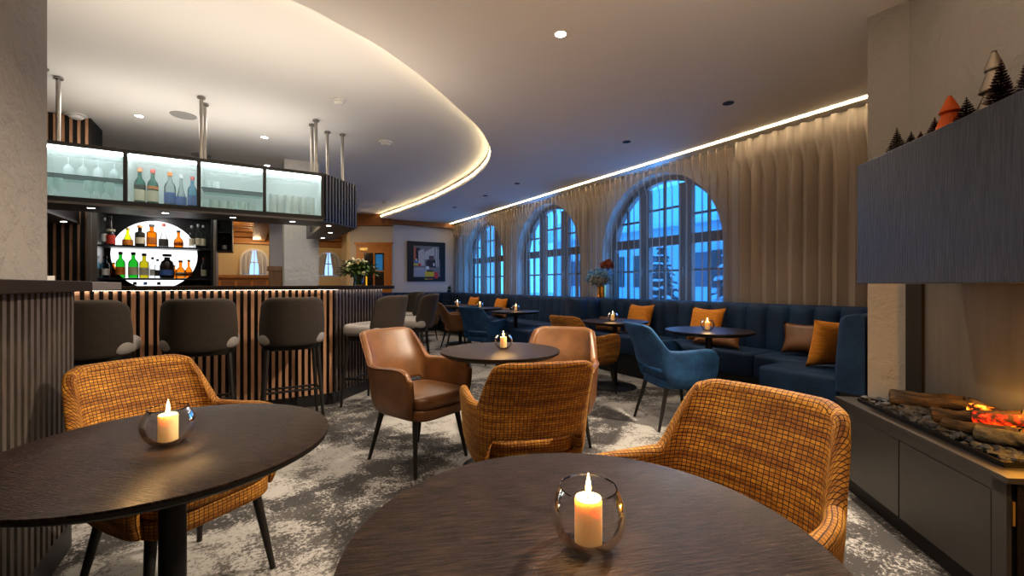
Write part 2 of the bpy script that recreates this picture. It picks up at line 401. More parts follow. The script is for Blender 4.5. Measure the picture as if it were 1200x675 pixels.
# cove light along the curved edge, a real strip on the upright of the step
b = B()
off = []
for i, (x, y) in enumerate(curve):
    t = Vector(curve[min(i+1, nC-1)])-Vector(curve[max(i-1, 0)]); n = Vector((-t.y, t.x)).normalized()
    off.append((x+n.x*.012, y+n.y*.012))
b.grid([[(x, y, z) for x, y in off] for z in (2.925, 2.938)])
tag(b.make('cove_light_strip', m_led_w), 'warm light strip running round the curved edge of the bar ceiling', 'light strip')

struct(B().box(-3.4, 5.6, -2.3, -2.2, 0, 3.1), 'wall_back', m_wall)
struct(B().box(-3.5, -3.4, -2.2, 13.3, 0, 3.1), 'wall_left', m_wall)
# window wall with three arched openings, reveals 30 cm deep
WX, WO = 5.10, 5.42
AC = [(4.42, 1.70), (7.20, 1.70), (9.98, 1.70)]; AR = 1.09; SILL = .90
b = B()
def arch_pts(cy, r, z0, zs, n=28):
    return [(cy+r, z0)] + [(cy+r*math.cos(PI*k/n), zs+r*math.sin(PI*k/n)) for k in range(n+1)] + [(cy-r, z0)]
ys0, ys1 = -2.2, 11.65
edges_y = [ys0] + [v_ for cy, _ in AC for v_ in (cy-AR, cy+AR)] + [ys1]
for i in range(0, len(edges_y), 2): b.box(WX, WO, edges_y[i], edges_y[i+1], 0, 3.0)
for cy, zs in AC:
    b.box(WX, WO, cy-AR, cy+AR, 0, SILL)
    n = 28
    top = [(cy+AR*math.cos(PI*k/n), zs+AR*math.sin(PI*k/n)) for k in range(n+1)]
    for k in range(n):
        (y0, z0), (y1, z1) = top[k], top[k+1]
        q = [b.v((X_, y, z)) for X_ in (WX, WO) for y, z in ((y0, z0), (y1, z1), (y1, 3.0), (y0, 3.0))]
        b.face(q[:4]); b.face(q[4:]); b.face([q[0], q[1], q[5], q[4]])
struct(b, 'wall_right', m_wall)
# far wall with the picture, the turned door wall
struct(B().box(3.2, 5.2, 11.4, 11.6, 0, 3.0), 'wall_far', m_farwall)
DA, DB = Vector((3.2, 11.4)), Vector((2.16, 11.99))
du = (DB-DA).normalized(); dn = Vector((-du.y, du.x))
if dn.y > 0: dn = -dn
def TD(s, d, z): p = DA+du*s+dn*d; return (p.x, p.y, z)      # s along the door wall, d toward the room
struct(B().box(0, 1.2, -.2, 0, 0, 3.0, TD), 'wall_door_side', m_farwall)
b = B().box(2.9, 5.05, 11.28, 11.4, 2.745, 2.868); struct(b, 'trim_1', m_beam)
b = B().box(-.02, 1.55, 0, .22, 2.70, 2.985, TD); struct(b, 'trim_2', m_beam)
# back room seen past the bar
struct(B().box(-3.4, 2.3, 13.0, 13.2, 0, 3.1), 'wall_back_room', m_warmwall)
struct(B().box(-3.4, 1.5, 8.2, 8.4, 2.42, 3.1), 'wall_header', m_ceilb)
struct(B().box(2.17, 2.4, 11.95, 13.05, 0, 3.1), 'wall_back_room_side', m_warmwall)
XM = lambda y: .1835*y-.03
b = B().prism([(-3.4, 8.4), (XM(8.4), 8.4), (XM(12), 12), (2.17, 13), (-3.4, 13)], 2.66, 2.70)
for k in range(11): b.box(-3.4, min(2.17, XM(8.5+k*.42)), 8.5+k*.42, 8.66+k*.42, 2.46, 2.66)
for x in (-1.5, .05, 1.2): b.box(x, x+.26, 8.4, 13.0, 2.26, 2.50)
b.box(-3.4, 2.17, 12.78, 13.0, 2.2, 2.34); b.box(-3.4, 2.17, 12.70, 13.0, 2.36, 2.48)
struct(b, 'ceiling_back_room', m_honey)
struct(B().box(.42, .88, 7.1, 7.55, 0, BZ), 'wall_pillar', m_plasterw)
b = B().box(.30, .75, 9.0, 9.3, 1.46, 3.0); struct(b, 'wall_stub', m_farwall)
b = B().box(.29, .76, 8.97, 9.33, 0, 1.42).box(.26, .79, 8.94, 9.36, 1.42, 1.50)
for k in range(7): b.box(.30+k*.066, .345+k*.066, 8.955, 8.98, .05, 1.42)
struct(b, 'trim_3', M('wainscot_wood', (.30, .17, .08), .5, col2=(.40, .24, .12), ns=5, stretch=(10, 10, 1)))

# windows -------------------------------------------------------------
XF = 5.30
def window(idx, cy, zs):
    R = 1.085
    # glazing openings: (y0, y1) for three columns, lower and upper lights
    cols = [(-.98, -.48), (-.265, .285), (.48, 1.01)]
    z_lo0, z_lo1, z_up0 = .90, 1.745, 1.885
    RR = 1.02
    fr = B(); bars = B()
    # outer frame as an arched ring of blocks plus uprights
    n = 36
    def ring(bb, r0, r1, x0, x1, zlo):
        P = []
        for r in (r0, r1):
            P.append([(cy-r, zlo)] + [(cy-r*math.cos(PI*k/n), zs+r*math.sin(PI*k/n)) for k in range(n+1)] + [(cy+r, zlo)])
        for k in range(n+2):
            a, c, d, e = P[0][k], P[0][k+1], P[1][k+1], P[1][k]
            q = [bb.v((x, y, z)) for x in (x0, x1) for y, z in (a, c, d, e)]
            for i in ((0,1,2,3),(4,7,6,5),(0,4,5,1),(2,6,7,3)): bb.face([q[j] for j in i])
    ring(fr, RR-.01, R+.02, XF, XF+.10, SILL-.02)
    zt = lambda y: zs+math.sqrt(max(0, RR*RR-(y-cy)**2))
    for (y0, y1) in ((-1.05, -.98), (-.48, -.265), (.285, .48), (1.01, 1.06)):
        zz = max(min(zt(cy+y0), zt(cy+y1)), zs)
        fr.box(XF+.01, XF+.09, cy+y0, cy+y1, SILL-.02, zz+.03)
    fr.box(XF-.01, XF+.10, cy-RR, cy+RR, z_lo1, z_up0)                   # transom
    fr.box(XF+.01, XF+.09, cy-RR, cy+RR, SILL-.02, SILL+.03)
    fr.box(XF-.02, XF+.005, cy-.40, cy-.345, SILL, z_lo1); fr.box(XF-.02, XF+.005, cy+.36, cy+.405, SILL, z_lo1)
    for y0, y1 in cols:
        ym = cy+(y0+y1)/2
        bars.box(XF+.03, XF+.07, ym-.016, ym+.016, SILL, zt(ym))
        bars.box(XF+.03, XF+.07, cy+y0, cy+y1, 1.36, 1.39)
        zr = 2.29 if abs((y0+y1)/2) < .2 else 2.15
        bars.box(XF+.03, XF+.07, max(cy+y0, cy-math.sqrt(max(.01, RR*RR-(zr-zs)**2))), min(cy+y1, cy+math.sqrt(max(.01, RR*RR-(zr-zs)**2))), zr, zr+.03)
    w = struct(fr, 'window_%d' % idx, m_winwood)
    bars.make('glazing_bars', m_winwood, w)
    g = B(); pts = arch_pts(cy, RR, SILL, zs); g.face([g.v((XF+.055, y, z)) for y, z in pts])
    g.make('pane', m_wglass, w)
    h = B().box(XF-.045, XF-.02, cy-.385, cy-.365, 1.30, 1.42).box(XF-.045, XF-.02, cy+.375, cy+.395, 1.30, 1.42)
    h.make('handle', m_steel, w)
for i, (cy, zs) in enumerate(AC): window(i+1, cy, zs)

def small_window(idx, xc):
    b = B(); n = 16; r = .27; zs = 1.78
    for r0, r1, x in ((r, r+.05, 0),):
        P = [[(xc-q, 1.43)]+[(xc-q*math.cos(PI*k/n), zs+q*math.sin(PI*k/n)) for k in range(n+1)]+[(xc+q, 1.43)] for q in (r0, r1)]
        for k in range(n+2):
            q = [b.v((a[0], y, a[1])) for y in (12.93, 13.0) for a in (P[0][k], P[0][k+1], P[1][k+1], P[1][k])]
            for i in ((0,1,2,3),(4,7,6,5),(0,4,5,1),(2,6,7,3)): b.face([q[j] for j in i])
    b.box(xc-.012, xc+.012, 12.95, 12.98, 1.43, zs+r).box(xc-r, xc+r, 12.95, 12.98, 1.73, 1.755)
    w = struct(b, 'window_%d' % idx, M('white_frame', (.7, .66, .6), .6))
    g = B(); g.face([g.v((x, 12.985, z)) for x, z in arch_pts(xc, r, 1.43, zs, 16)])
    g.make('pane', emis('dusk_pane', (.30, .52, 1), 1.1), w)
    for s in (-1, 1):
        c = B(); P = []
        for j in range(9):
            z = lerp(1.43, 2.03, j/8); row = []
            for i in range(13):
                u = i/12; wid = lerp(.16, .25, abs(j/8-.15)) if j > 1 else .17
                x = xc+s*(.27-u*wid); row.append((x, 12.91+.015*math.sin(u*5*2*PI), min(z, zs+math.sqrt(max(0, .0729-(x-xc)**2)))))
            P.append(row)
        c.grid(P); c.make('window_curtain', M('pale_net', (.55, .56, .6), .9), w)
small_window(4, .083); small_window(5, 1.85)

# door in the turned wall
b = B().box(.02, .10, -.02, .05, 0, 2.23, TD).box(.86, .94, -.02, .05, 0, 2.23, TD).box(.02, .94, -.02, .05, 2.15, 2.23, TD).box(-.02, .98, 0, .08, 2.23, 2.27, TD)
d1 = struct(b, 'door_1', m_doorwood)
b = B()
for a, c, z0, z1 in ((.10, .22, 0, 2.15), (.74, .86, 0, 2.15), (.22, .74, 2.0, 2.15), (.22, .74, .0, 1.06), (.46, .50, 1.06, 2.0), (.22, .74, 1.50, 1.54)): b.box(a, c, 0, .035, z0, z1, TD)
b.make('door_leaf', m_doorwood, d1)
b = B().box(.22, .74, .006, .012, 1.06, 2.0, TD); b.make('door_glass', M('dim_glass', (.022, .02, .022), .12, spec=.8), d1)
b = B().box(.26, .44, .013, .016, 1.54, 1.96, TD); b.make('painted_reflection', M('reflection_blue', (.02, .12, .26), .15, emit=(.04, .25, .55), es=.25), d1)  # blue reflection painted in as a faintly glowing sheet on the glass
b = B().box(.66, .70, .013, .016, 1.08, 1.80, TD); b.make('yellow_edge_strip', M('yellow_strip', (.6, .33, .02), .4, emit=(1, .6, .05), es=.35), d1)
b = B().box(.62, .83, .035, .09, 2.06, 2.13, TD); b.make('door_closer', M('brass_closer', (.45, .33, .15), .4, metal=.6), d1)
b = B().bar(TD(.80, .03, 1.05), TD(.80, .09, 1.05), .012).bar(TD(.80, .09, 1.05), TD(.70, .09, 1.05), .01); b.make('door_handle', m_steel, d1)

# plastered column standing on the left counter, chimney breast on the right
struct(B().box(-1.35, -.72, 1.0, 2.53, 1.179, CZ+.1), 'wall_column', plaster('shaded_plaster', (.27, .25, .225)))  # darker plaster copy, the column's shade is put into its colour
FP0 = Vector((2.883, 1.183)); E1 = Vector((-.676, -.737)); E2 = Vector((.737, -.676))
def TF(s, d, z): p = FP0+E1*s+E2*d; return (p.x, p.y, z)      # fireplace frame: s toward the viewer, d into the chimney
cb = [(3.385, 1.215), (3.385, 1.01)] + [TF(s, .487, 0)[:2] for s in (-.212, 2.6)] + [(2.9, -2.2), (5.1, -2.2), (5.1, 1.215)]
cb = [cb[0]] + cb[2:]
struct(B().prism(cb, 0, CZ), 'wall_chimney', m_plaster, angle=20)

# ------------------------------------------------------------------ outside the windows
stuff(B().box(5.42, 60, -25, 60, -.3, -.1).make('snow_ground', m_snow))['kind'] = 'structure'
def conifer(x, y, h, r, label):
    t = thing('snowy_conifer', label, 'tree', (x, y, -.1), 0, 'conifers outside the windows')
    B().bar((0, 0, 0), (0, 0, h*.9), .10, .03).make('trunk', m_winwood, t)
    g = B(); s = B(); k = 11
    for i in range(k):
        z = h*(.08+.86*i/k); rr = r*(1-i/k*.92); n = 13
        for j in range(n):
            a = 2*PI*j/n+i*.7+random.uniform(-.2, .2); rl = rr*random.uniform(.75, 1.1)
            p = V(math.cos(a)*rl, math.sin(a)*rl, z-rl*.35); w = V(-math.sin(a), math.cos(a), 0)*rl*.26
            top = V(0, 0, z+h*.10)
            q = [g.v(top), g.v(p*.6+V(0, 0, .4*z+.02)-w), g.v(p), g.v(p*.6+V(0, 0, .4*z+.02)+w)]; g.face(q)
            if random.random() < .75:
                c = p*.72+V(0, 0, .28*z+.06); s.ball(c, rl*.16+.03, 1, .3, (1.2, 1.2, .5))
    g.make('branches', m_conifer, t); stuff(s.make('snow_cover', m_snow, t))
conifer(9.3, 5.55, 3.2, 1.15, 'snow-covered conifer outside the middle of the nearest window')
conifer(9.4, 7.9, 2.6, .9, 'small snowy conifer outside the left side of the nearest window')
conifer(11.6, 3.6, 3.8, 1.2, 'snow-covered conifer outside the right side of the nearest window')
conifer(10.5, 11.6, 2.4, 1.0, 'snowy conifer outside the right side of the middle window')
hs = thing('neighbour_house', 'pale house with shuttered windows across the snow outside', 'building', (17, 14, -.1))
B().box(0, 5, -9, 9, 0, 4.2).make('facade', M('blue_render', (.62, .70, .78), .9), hs)
B().prism([(-.8, 4.1), (2.5, 6.6), (5.8, 4.1), (5.8, 4.0), (2.5, 6.2), (-.8, 3.9)], -9.6, 9.6, lambda x, y, z: (x, z, y)).make('roof', m_snow, hs)
for k in range(6):
    w = B().box(-.05, .02, -8+k*2.8, -6.9+k*2.8, 1.2, 2.7).make('house_window', M('house_pane', (.05, .1, .16), .2), hs)
    for a_ in (-8.5, -6.85): B().box(-.09, -.04, a_+k*2.8, a_+.45+k*2.8, 1.15, 2.75).make('shutter', M('dark_shutter', (.05, .06, .07), .7), w)
st = thing('outdoor_stair', 'snowy slatted steps outside the right of the nearest window', 'stairs', (7.9, 3.5, -.1))
for k in range(8):
    B().box(-.5+k*.12, .1+k*.12, -.7, .65, .72+k*.17, .79+k*.17).make('tread', m_snow, st)
B().box(-.5, 1.0, -.75, -.68, 0, 2.1).box(-.4, 1.0, .66, .72, 0, 1.9).make('stringer', m_winwood, st)

# ------------------------------------------------------------------ curtains and their light
def curtain(y0, y1, mat, label, x=4.90, amp=.028, wl=.115):
    n = int((y1-y0)/wl*8); P = []; zs = [.06, .5, 1.0, 1.5, 2.0, 2.45, 2.62, 2.66, 2.72, 2.83]
    rnd = [random.uniform(.55, 1.35) for _ in range(400)]
    for z in zs:
        row = []
        g = 1.15 if z < 2.6 else 1.0
        for i in range(n+1):
            u = (y1-y0)*i/n; k = u/wl
            a = amp*rnd[int(k) % 400]*g
            ph = 2*PI*k+.6*math.sin(int(k)*1.7+y0)*0
            if z > 2.6: xx = x-abs(math.sin(ph/2))**6*.045
            else: xx = x-a*math.sin(ph)-.016*math.sin(k*.37+z*.4)-.010*math.sin(k*2.3+y0)
            row.append((xx, y0+u+.010*math.sin(ph*2)*g, z))
        P.append(row)
    b = B(); b.grid(P)
    return tag(b.make('curtain', mat, angle=80), label, 'curtain', 'floor-length taupe curtains')
curtain(1.25, 3.05, m_drape, 'heavy opaque taupe curtain between the chimney and the nearest arched window', amp=.036, wl=.14)
curtain(3.075, 5.755, m_sheer, 'sheer taupe curtain over the nearest arched window behind the vase')
curtain(5.78, 8.575, m_sheer, 'sheer taupe curtain over the middle arched window')
curtain(8.60, 11.30, m_sheer, 'sheer taupe curtain over the farthest arched window beside the picture wall')
tag(B().box(4.764, 4.780, 1.1, 11.4, CZ-.008, CZ-.001).make('ceiling_light_strip', m_led_w), 'straight warm light strip along the ceiling above the curtains', 'light strip')
tag(B().box(4.80, 5.08, 1.22, 11.38, 2.855, 2.868).make('curtain_rail', m_white), 'pale ceiling rail carrying the curtains', 'curtain rail')

# ------------------------------------------------------------------ bar
def slats(bb, p, q, z0, z1, n_out, pitch=.054, w=.024, d=.018):
    p, q = Vector(p), Vector(q); L_ = (q-p).length; u = (q-p)/L_; n = Vector(n_out)
    k = int(L_/pitch)
    for i in range(k):
        s = (i+.5)*L_/k
        a = p+u*(s-w/2)
        bb.box(0, w, 0, d, z0, z1, lambda x, y, z, a=a: (a.x+u.x*x+n.x*y, a.y+u.y*x+n.y*y, z))
bar = thing('bar_counter', 'long bar counter with copper slatted front and dark top', 'bar counter', (0, 0, 0))
P1, P2, P3, P4 = (-1.75, 4.535), (.695, 4.535), (1.31, 5.15), (1.31, 6.9)
R2 = math.sqrt(.5)
b = B().prism([(-1.75, 4.553), (.688, 4.553), (1.292, 5.157), (1.292, 6.9), (.95, 6.9), (.95, 5.35), (.5, 4.9), (-1.75, 4.9)], .10, 1.112)
b.make('body', m_groove, bar)
b = B(); slats(b, P1, P2, .115, 1.112, (0, -1), w=.027); b.make('copper_slats', m_slat, bar)
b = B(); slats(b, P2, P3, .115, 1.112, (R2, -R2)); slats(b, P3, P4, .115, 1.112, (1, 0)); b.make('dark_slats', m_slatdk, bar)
b = B().prism([(-1.75, 4.545), (.69, 4.545), (1.30, 5.155), (1.30, 6.9), (.95, 6.9), (.95, 5.35), (.5, 4.9), (-1.75, 4.9)], 0, .115)
b.make('plinth', m_frame, bar)
b = B().prism([(-1.75, 4.40), (.751, 4.40), (1.45, 5.10), (1.45, 7.0), (.85, 7.0), (.85, 5.37), (.47, 4.98), (-1.75, 4.98)], 1.116, 1.152)
b.make('counter_top', m_darkwood, bar, bev=.003)
b = B().prism([(-1.75, 4.500), (.71, 4.500), (1.345, 5.135), (1.345, 6.9), (1.332, 6.9), (1.332, 5.142), (.705, 4.512), (-1.75, 4.512)], 1.1145, 1.1157)
b.make('counter_light_strip', m_led_bar, bar)

pen = thing('side_counter', 'dark slatted side counter under the plastered column', 'counter', (0, 0, 0))
B().box(-1.35, -.69, .7, 2.655, .12, 1.13).make('body', m_groove, pen)
b = B(); slats(b, (-.69, .7), (-.69, 2.66), .13, 1.13, (1, 0), pitch=.051, w=.027, d=.02); slats(b, (-.69, 2.655), (-1.3, 2.655), .13, 1.13, (0, 1), pitch=.051, w=.027)
b.make('grey_slats', m_slatgrey, pen)
B().box(-1.35, -.68, .7, 2.66, 0, .12).make('plinth', m_frame, pen)
B().box(-1.35, -.62, .7, 2.70, 1.132, 1.177).make('wooden_top', m_darkwood, pen, bev=.003)
B().box(-1.2, -.62, 2.70, 3.22, 1.134, 1.175).make('grey_top', m_greymetal, pen, bev=.002)
bx = thing('card_box', 'small white and blue box on the counter at the foot of the column', 'box', (-.775, 2.63, 1.178), .5)
B().box(-.03, .045, -.02, .02, 0, .022).make('box_body', m_white, bx); B().box(-.055, -.03, -.02, .02, 0, .02).make('blue_flap', M('blue_card', (.05, .12, .22), .6), bx)

# bar stools
def stool(label):
    t = thing('bar_stool', label, 'bar stool', (0, 0, 0), 0, 'bar stools along the counter')
    n, rws = 22, 9; P, U = [], []
    for j in range(rws):
        row, ur = [], []
        for i in range(n+1):
            u = -1+2*i/n; w = .235
            zt = 1.065-.050*abs(u)**9; zb = .665; z = lerp(zb, zt, j/(rws-1))
            k = 1-.07*sstep(.8, 1.06, z)-.035*(1-sstep(.66, .80, z))
            x = u*w*k; y = -.225+.16*abs(u)**2.6-.20*(z-.70)
            row.append((x, y, z)); ur.append((x, z))
        P.append(row); U.append(ur)
    b = B(); b.grid(P, U); b.make('backrest', m_brownfab, t, solid=.045, sub=1, off=0)
    b = B(); b.slab(superell(.250, .235, 44, 3.6, 0, .03), .675, .785, .04, dome=.012); b.make('seat', m_greyseat, t, angle=60)
    b = B(); b.slab(superell(.22, .20, 36, 3.6, 0, .02), .63, .68, .01); b.make('seat_frame', m_black, t)
    ends = []
    for sx in (-1, 1):
        for sy in (-1, 1):
            top, bot = V(sx*.185, .02+sy*.16, .64), V(sx*.225, .02+sy*.215, 0)
            B().bar(bot, top, .0115, .019, 8).make('leg', m_leg, t)
            ends.append(bot.lerp(top, .27/.64))
    b = B()
    for i, j, dz in ((0, 1, .0), (2, 3, 0), (0, 2, .03), (1, 3, -.02)): b.bar(ends[i]+V(0, 0, dz), ends[j]+V(0, 0, dz), .010, n=8)
    b.make('footrest', m_black, t); return t
s0 = stool('dark brown bar stool partly hidden behind the slatted side counter')
s0.location = (-.95, 4.10, 0)
dup(s0, (-.325, 4.12, 0), 0, 'dark brown bar stool seen from behind, second from the left along the bar')
dup(s0, (.30, 4.12, 0), 0, 'dark brown bar stool seen fully from behind with all its legs clear')
hb = head(-1, 1)
dup(s0, (1.06, 4.36, 0), hb-.02, 'bar stool at the angled bar end directly behind the tan leather chair')
dup(s0, (1.60, 4.92, 0), hb+.30, 'bar stool in profile beyond the tan leather chair, nearest the orange far chair')
dup(s0, (1.76, 5.85, 0), head(-1, 0), 'farthest bar stool, only its top showing past the bar corner')

# hanging cabinet over the bar
cabn = thing('hanging_cabinet', 'suspended bar cabinet with four lit frosted glass doors', 'cabinet', (0, 0, 0))
JX = [-1.52, -.937, -.414, .12, .656]
CZ0, CZ1, CY = 1.885, 2.315, 5.0
b = B().box(-1.56, .68, CY, 5.43, CZ1, CZ1+.025).box(-1.56, .68, CY, 5.43, CZ0-.012, CZ0).box(-1.56, .68, 5.42, 5.44, CZ0, CZ1)
for x in JX: b.box(x-.012, x+.012, CY+.02, 5.43, CZ0, CZ1)
b.make('carcass', M('pale_inside', (.42, .46, .45), .6, emit=(.86, .96, .93), es=.13), cabn)  # carcass glows a little itself, imitating light inside the cabinet
b = B().box(-1.56, .68, CY-.012, CY+.015, CZ1-.002, CZ1+.03).box(-1.56, .68, CY-.012, CY+.015, CZ0-.03, CZ0+.008)
for x in JX: b.box(x-.014, x+.014, CY-.012, CY+.012, CZ0, CZ1)
b.make('front_frame', m_frame, cabn)
for i in range(4):
    d = B().box(JX[i]+.014, JX[i+1]-.014, CY, CY+.005, CZ0+.008, CZ1-.002).make('glass_door', m_frost, cabn)
    B().box(JX[i]+.02, JX[i+1]-.02, CY+.02, CY+.045, CZ1-.022, CZ1-.004).make('light_strip', m_led_c, cabn)
    if i in (0, 2): B().box(JX[i]+.014, JX[i+1]-.014, CY+.05, 5.41, 2.085, 2.091).make('glass_shelf', thin_glass('green_glass_edge', (.72, .88, .85), .15), cabn)
# soffit and slatted end
b = B().prism([(-1.56, 4.99), (.66, 4.99), (1.075, 5.405), (1.075, 7.0), (.70, 7.0), (.70, 5.46), (-1.56, 5.46)], 1.835, 1.873); b.make('soffit', m_soffit, cabn)
b = B().prism([(.672, 5.01), (1.06, 5.40), (1.06, 7.0), (.72, 7.0), (.72, 5.45), (.672, 5.45)], 1.873, CZ1+.025); b.make('end_body', m_frame, cabn)
b = B(); slats(b, (.668, 4.995), (1.075, 5.402), 1.845, CZ1+.028, (R2, -R2), pitch=.052, w=.030, d=.02); slats(b, (1.07, 5.42), (1.07, 7.0), 1.845, CZ1+.028, (1, 0), pitch=.052, w=.030)
b.make('end_slats', m_navyslat, cabn)
b = B().box(.70, .735, 6.55, 7.0, 1.86, 2.1); b.make('inner_bracket', m_soffit, cabn)
for p in [(-1.19, 5.14), (-.68, 5.14), (-.15, 5.14), (.38, 5.14), (.76, 5.29), (.876, 5.98), (.881, 6.70)]:
    f = B().lathe([(.026, 0), (.034, 0), (.034, .006), (.026, .006)], 18, caps=False); f = f.make('downlight', m_steel, cabn, loc=(p[0], p[1], 1.829))
    B().lathe([(.001, .001), (.026, .001)], 18, caps=False).make('lamp_face', m_lamp, f)
# left return of the cabinet
lc = thing('cabinet_return', 'dark return of the hanging cabinet running back beside the slatted wall', 'cabinet', (0, 0, 0))
B().box(-2.2, -1.58, 5.02, 6.42, 1.84, 2.34).make('body', m_frame, lc)
B().box(-2.2, -1.575, 5.02, 6.42, 1.815, 1.84).make('soffit', m_soffit, lc)
f = B().lathe([(.026, 0), (.034, 0), (.034, .006), (.026, .006)], 18, caps=False).make('downlight', m_steel, lc, loc=(-1.645, 6.2, 1.808)); B().lathe([(.001, .001), (.026, .001)], 18, caps=False).make('lamp_face', m_lamp, f)

# steel hangers
def hanger(x, y, lab, z0=CZ1+.03):
    t = thing('ceiling_hanger', lab, 'support rod', (x, y, z0), 0, 'steel rods holding the hanging cabinet')
    h = BZ-z0
    B().bar((0, 0, 0), (0, 0, h), .0165, n=12).make('rod', m_steel, t)
    B().lathe([(.018, 0), (.034, 0), (.034, .012), (.018, .016)], 16, caps=False, c=(0, 0, h-.02)).make('flange', m_steel, t)
    B().lathe([(.018, 0), (.03, 0), (.03, .008), (.018, .008)], 16, caps=False).make('flange', m_steel, t)
for x, y, lab in [(-1.49, 5.16, 'front steel rod nearest the plastered column'), (-1.45, 5.34, 'rear steel rod nearest the plastered column'),
    (-.41, 5.18, 'front steel rod above the join of the bottle and glass doors'), (-.396, 5.36, 'rear steel rod above the join of the bottle and glass doors'),
    (.621, 5.25, 'front steel rod above the last glass door'), (.60, 5.42, 'rear steel rod behind the one above the last glass door'),
    (.785, 5.58, 'steel rod over the slatted cabinet end, second from the right'), (.955, 5.58, 'rightmost steel rod over the slatted cabinet end')]:
    hanger(x, y, lab, 2.343)

# back bar: slatted wall, shelf unit with the round backlit panel
sw = thing('slatted_wall_panel', 'tall copper slatted panel left of the bottle shelves', 'wall panel', (0, 0, 0))
B().box(-2.5, -1.50, 6.47, 6.9, 0, BZ-.005).make('backing', m_groove, sw)
b = B(); slats(b, (-2.5, 6.47), (-1.50, 6.47), .02, BZ-.01, (0, -1), pitch=.062, w=.022); b.make('copper_slats', m_slat, sw)
su = thing('bottle_shelf_unit', 'dark back-bar shelf unit with a round backlit panel', 'shelf unit', (0, 0, 0))
SB, SF = 6.62, 6.30
XL, XR = -1.415, -.405
b = B().box(XL, XR, SB, SB+.02, .9, 1.96).box(XL, XR, SF, SB, 1.955, 1.975).box(XR, XR+.025, SF-.005, SB+.02, .9, 1.975)
b.make('carcass', m_frame, su)
B().box(XL-.075, XL-.045, SF-.01, SB, .9, 1.975).box(XL-.045, XL, SF+.02, SB, .9, 1.975).make('steel_upright', m_steel, su)
for z in (1.600, 1.238): B().box(XL, XR, SF+.02, SB, z-.02, z).make('shelf', m_frame, su)
g = B(); g.face([g.v((-.965+.405*math.cos(2*PI*k/48), SB-.004, 1.515+.405*math.sin(2*PI*k/48))) for k in range(48)]); g.make('backlit_panel', m_disc, su)
g = B(); R_ = [[( -.965+r*math.cos(2*PI*k/48), SB-d, 1.515+r*math.sin(2*PI*k/48)) for k in range(48)] for r, d in ((.404, .001), (.404, .012), (.418, .012), (.418, .001))]; g.grid(R_, closed_u=True); g.make('panel_rim', m_frame, su)
B().box(XL-.1, XR+.1, 6.2, 6.66, 0, .90).make('base_cabinet', m_frame, su)
hbx = thing('wall_box', 'small dark two-cell box beside the bottle shelves', 'shelf', (0, 0, 0))
B().box(-.335, -.18, 6.32, 6.34, 1.55, 1.97).box(-.335, -.325, 6.0, 6.33, 1.55, 1.97).box(-.19, -.18, 6.0, 6.33, 1.55, 1.97).box(-.33, -.185, 6.0, 6.33, 1.55, 1.56).box(-.33, -.185, 6.0, 6.33, 1.76, 1.77).box(-.33, -.185, 6.0, 6.33, 1.96, 1.97).make('box_frame', m_frame, hbx)
B().box(-.36, -.335, 6.0, 6.35, .9, 1.97).make('side_post', m_steel, hbx)

def tint(name, c): return thin_glass(name, c, .2, .03)
g_clear = tint('bottle_clear', (.85, .88, .88)); g_green = tint('bottle_green', (.12, .55, .14)); g_olive = tint('bottle_olive', (.60, .55, .10)); g_amber = tint('bottle_amber', (.85, .42, .06))
g_dark = M('bottle_dark', (.03, .022, .018), .12); g_yel = tint('bottle_chartreuse', (.78, .85, .08)); g_blue = tint('bottle_blue', (.45, .68, .80)); g_teal = tint('bottle_teal', (.25, .55, .48))
lab_cream = M('label_cream', (.62, .57, .42), .7); lab_white = M('label_white', (.72, .72, .70), .7); lab_dark = M('label_dark', (.05, .045, .04), .6); lab_or = M('label_orange', (.65, .22, .04), .6); lab_red = M('label_red', (.55, .05, .03), .6); lab_blue = M('label_blue', (.08, .16, .42), .6)
cap_blk = M('cap_black', (.02, .02, .022), .4); cap_red = M('cap_red', (.6, .05, .03), .4); cap_gold = M('cap_gold', (.6, .4, .12), .35, metal=.7); cap_wh = M('cap_white', (.7, .7, .7), .4); cap_or = M('cap_orange', (.7, .2, .03), .4); cap_blue = M('cap_blue', (.08, .2, .5), .4)
SH = {'tall': [(.9, 0), (1, .02), (1, .56), (.9, .64), (.42, .74), (.36, .78), (.36, .95), (.4, .96)],
      'round': [(.8, 0), (1, .06), (1.05, .22), (.9, .45), (.5, .58), (.33, .64), (.33, .9), (.36, .92)],
      'square': [(.98, 0), (1, .02), (1, .60), (.92, .66), (.45, .70), (.4, .72), (.4, .92), (.44, .93)],
      'cone': [(1, 0), (1.02, .03), (.95, .2), (.7, .42), (.4, .62), (.3, .7), (.3, .95), (.34, .96)],
      'squat': [(.9, 0), (1, .05), (1, .5), (.8, .68), (.45, .76), (.4, .78), (.4, .86), (.55, .87)]}
def bottle(x, y, z, h, r, shape, glass, cap, label, lbl, group, lab2=None, nn=14):
    t = thing('bottle', lbl, 'bottle', (x, y, z), 0, group)
    pr = [(a*r, c*h) for a, c in SH[shape]]
    B().lathe(pr, 4 if False else nn).make('bottle_glass', glass, t, angle=50)
    rn = pr[-1][0]; B().lathe([(rn*1.15, h*.90), (rn*1.15, h*1.0), (rn*.6, h*1.01)], 10).make('cap', cap, t)
    if label:
        lz = .12 if shape != 'cone' else .04; lt = .42 if shape in ('tall', 'square') else .34
        k = 1.03 if shape != 'cone' else 1.06
        B().lathe([(r*k, h*lz), (r*k*(1 if shape != 'cone' else .97), h*lt)], nn, caps=False).make('label', label, t)
    if lab2: B().lathe([(r*1.02, h*.46), (r*1.02, h*.54)], nn, caps=False).make('band', lab2, t)
    return t
Y0 = 6.44
cpx = lambda c: on_y(100+c/7.107, Y0)
GU, GL = 'bottles on the upper back-bar shelf', 'bottles on the lower back-bar shelf'
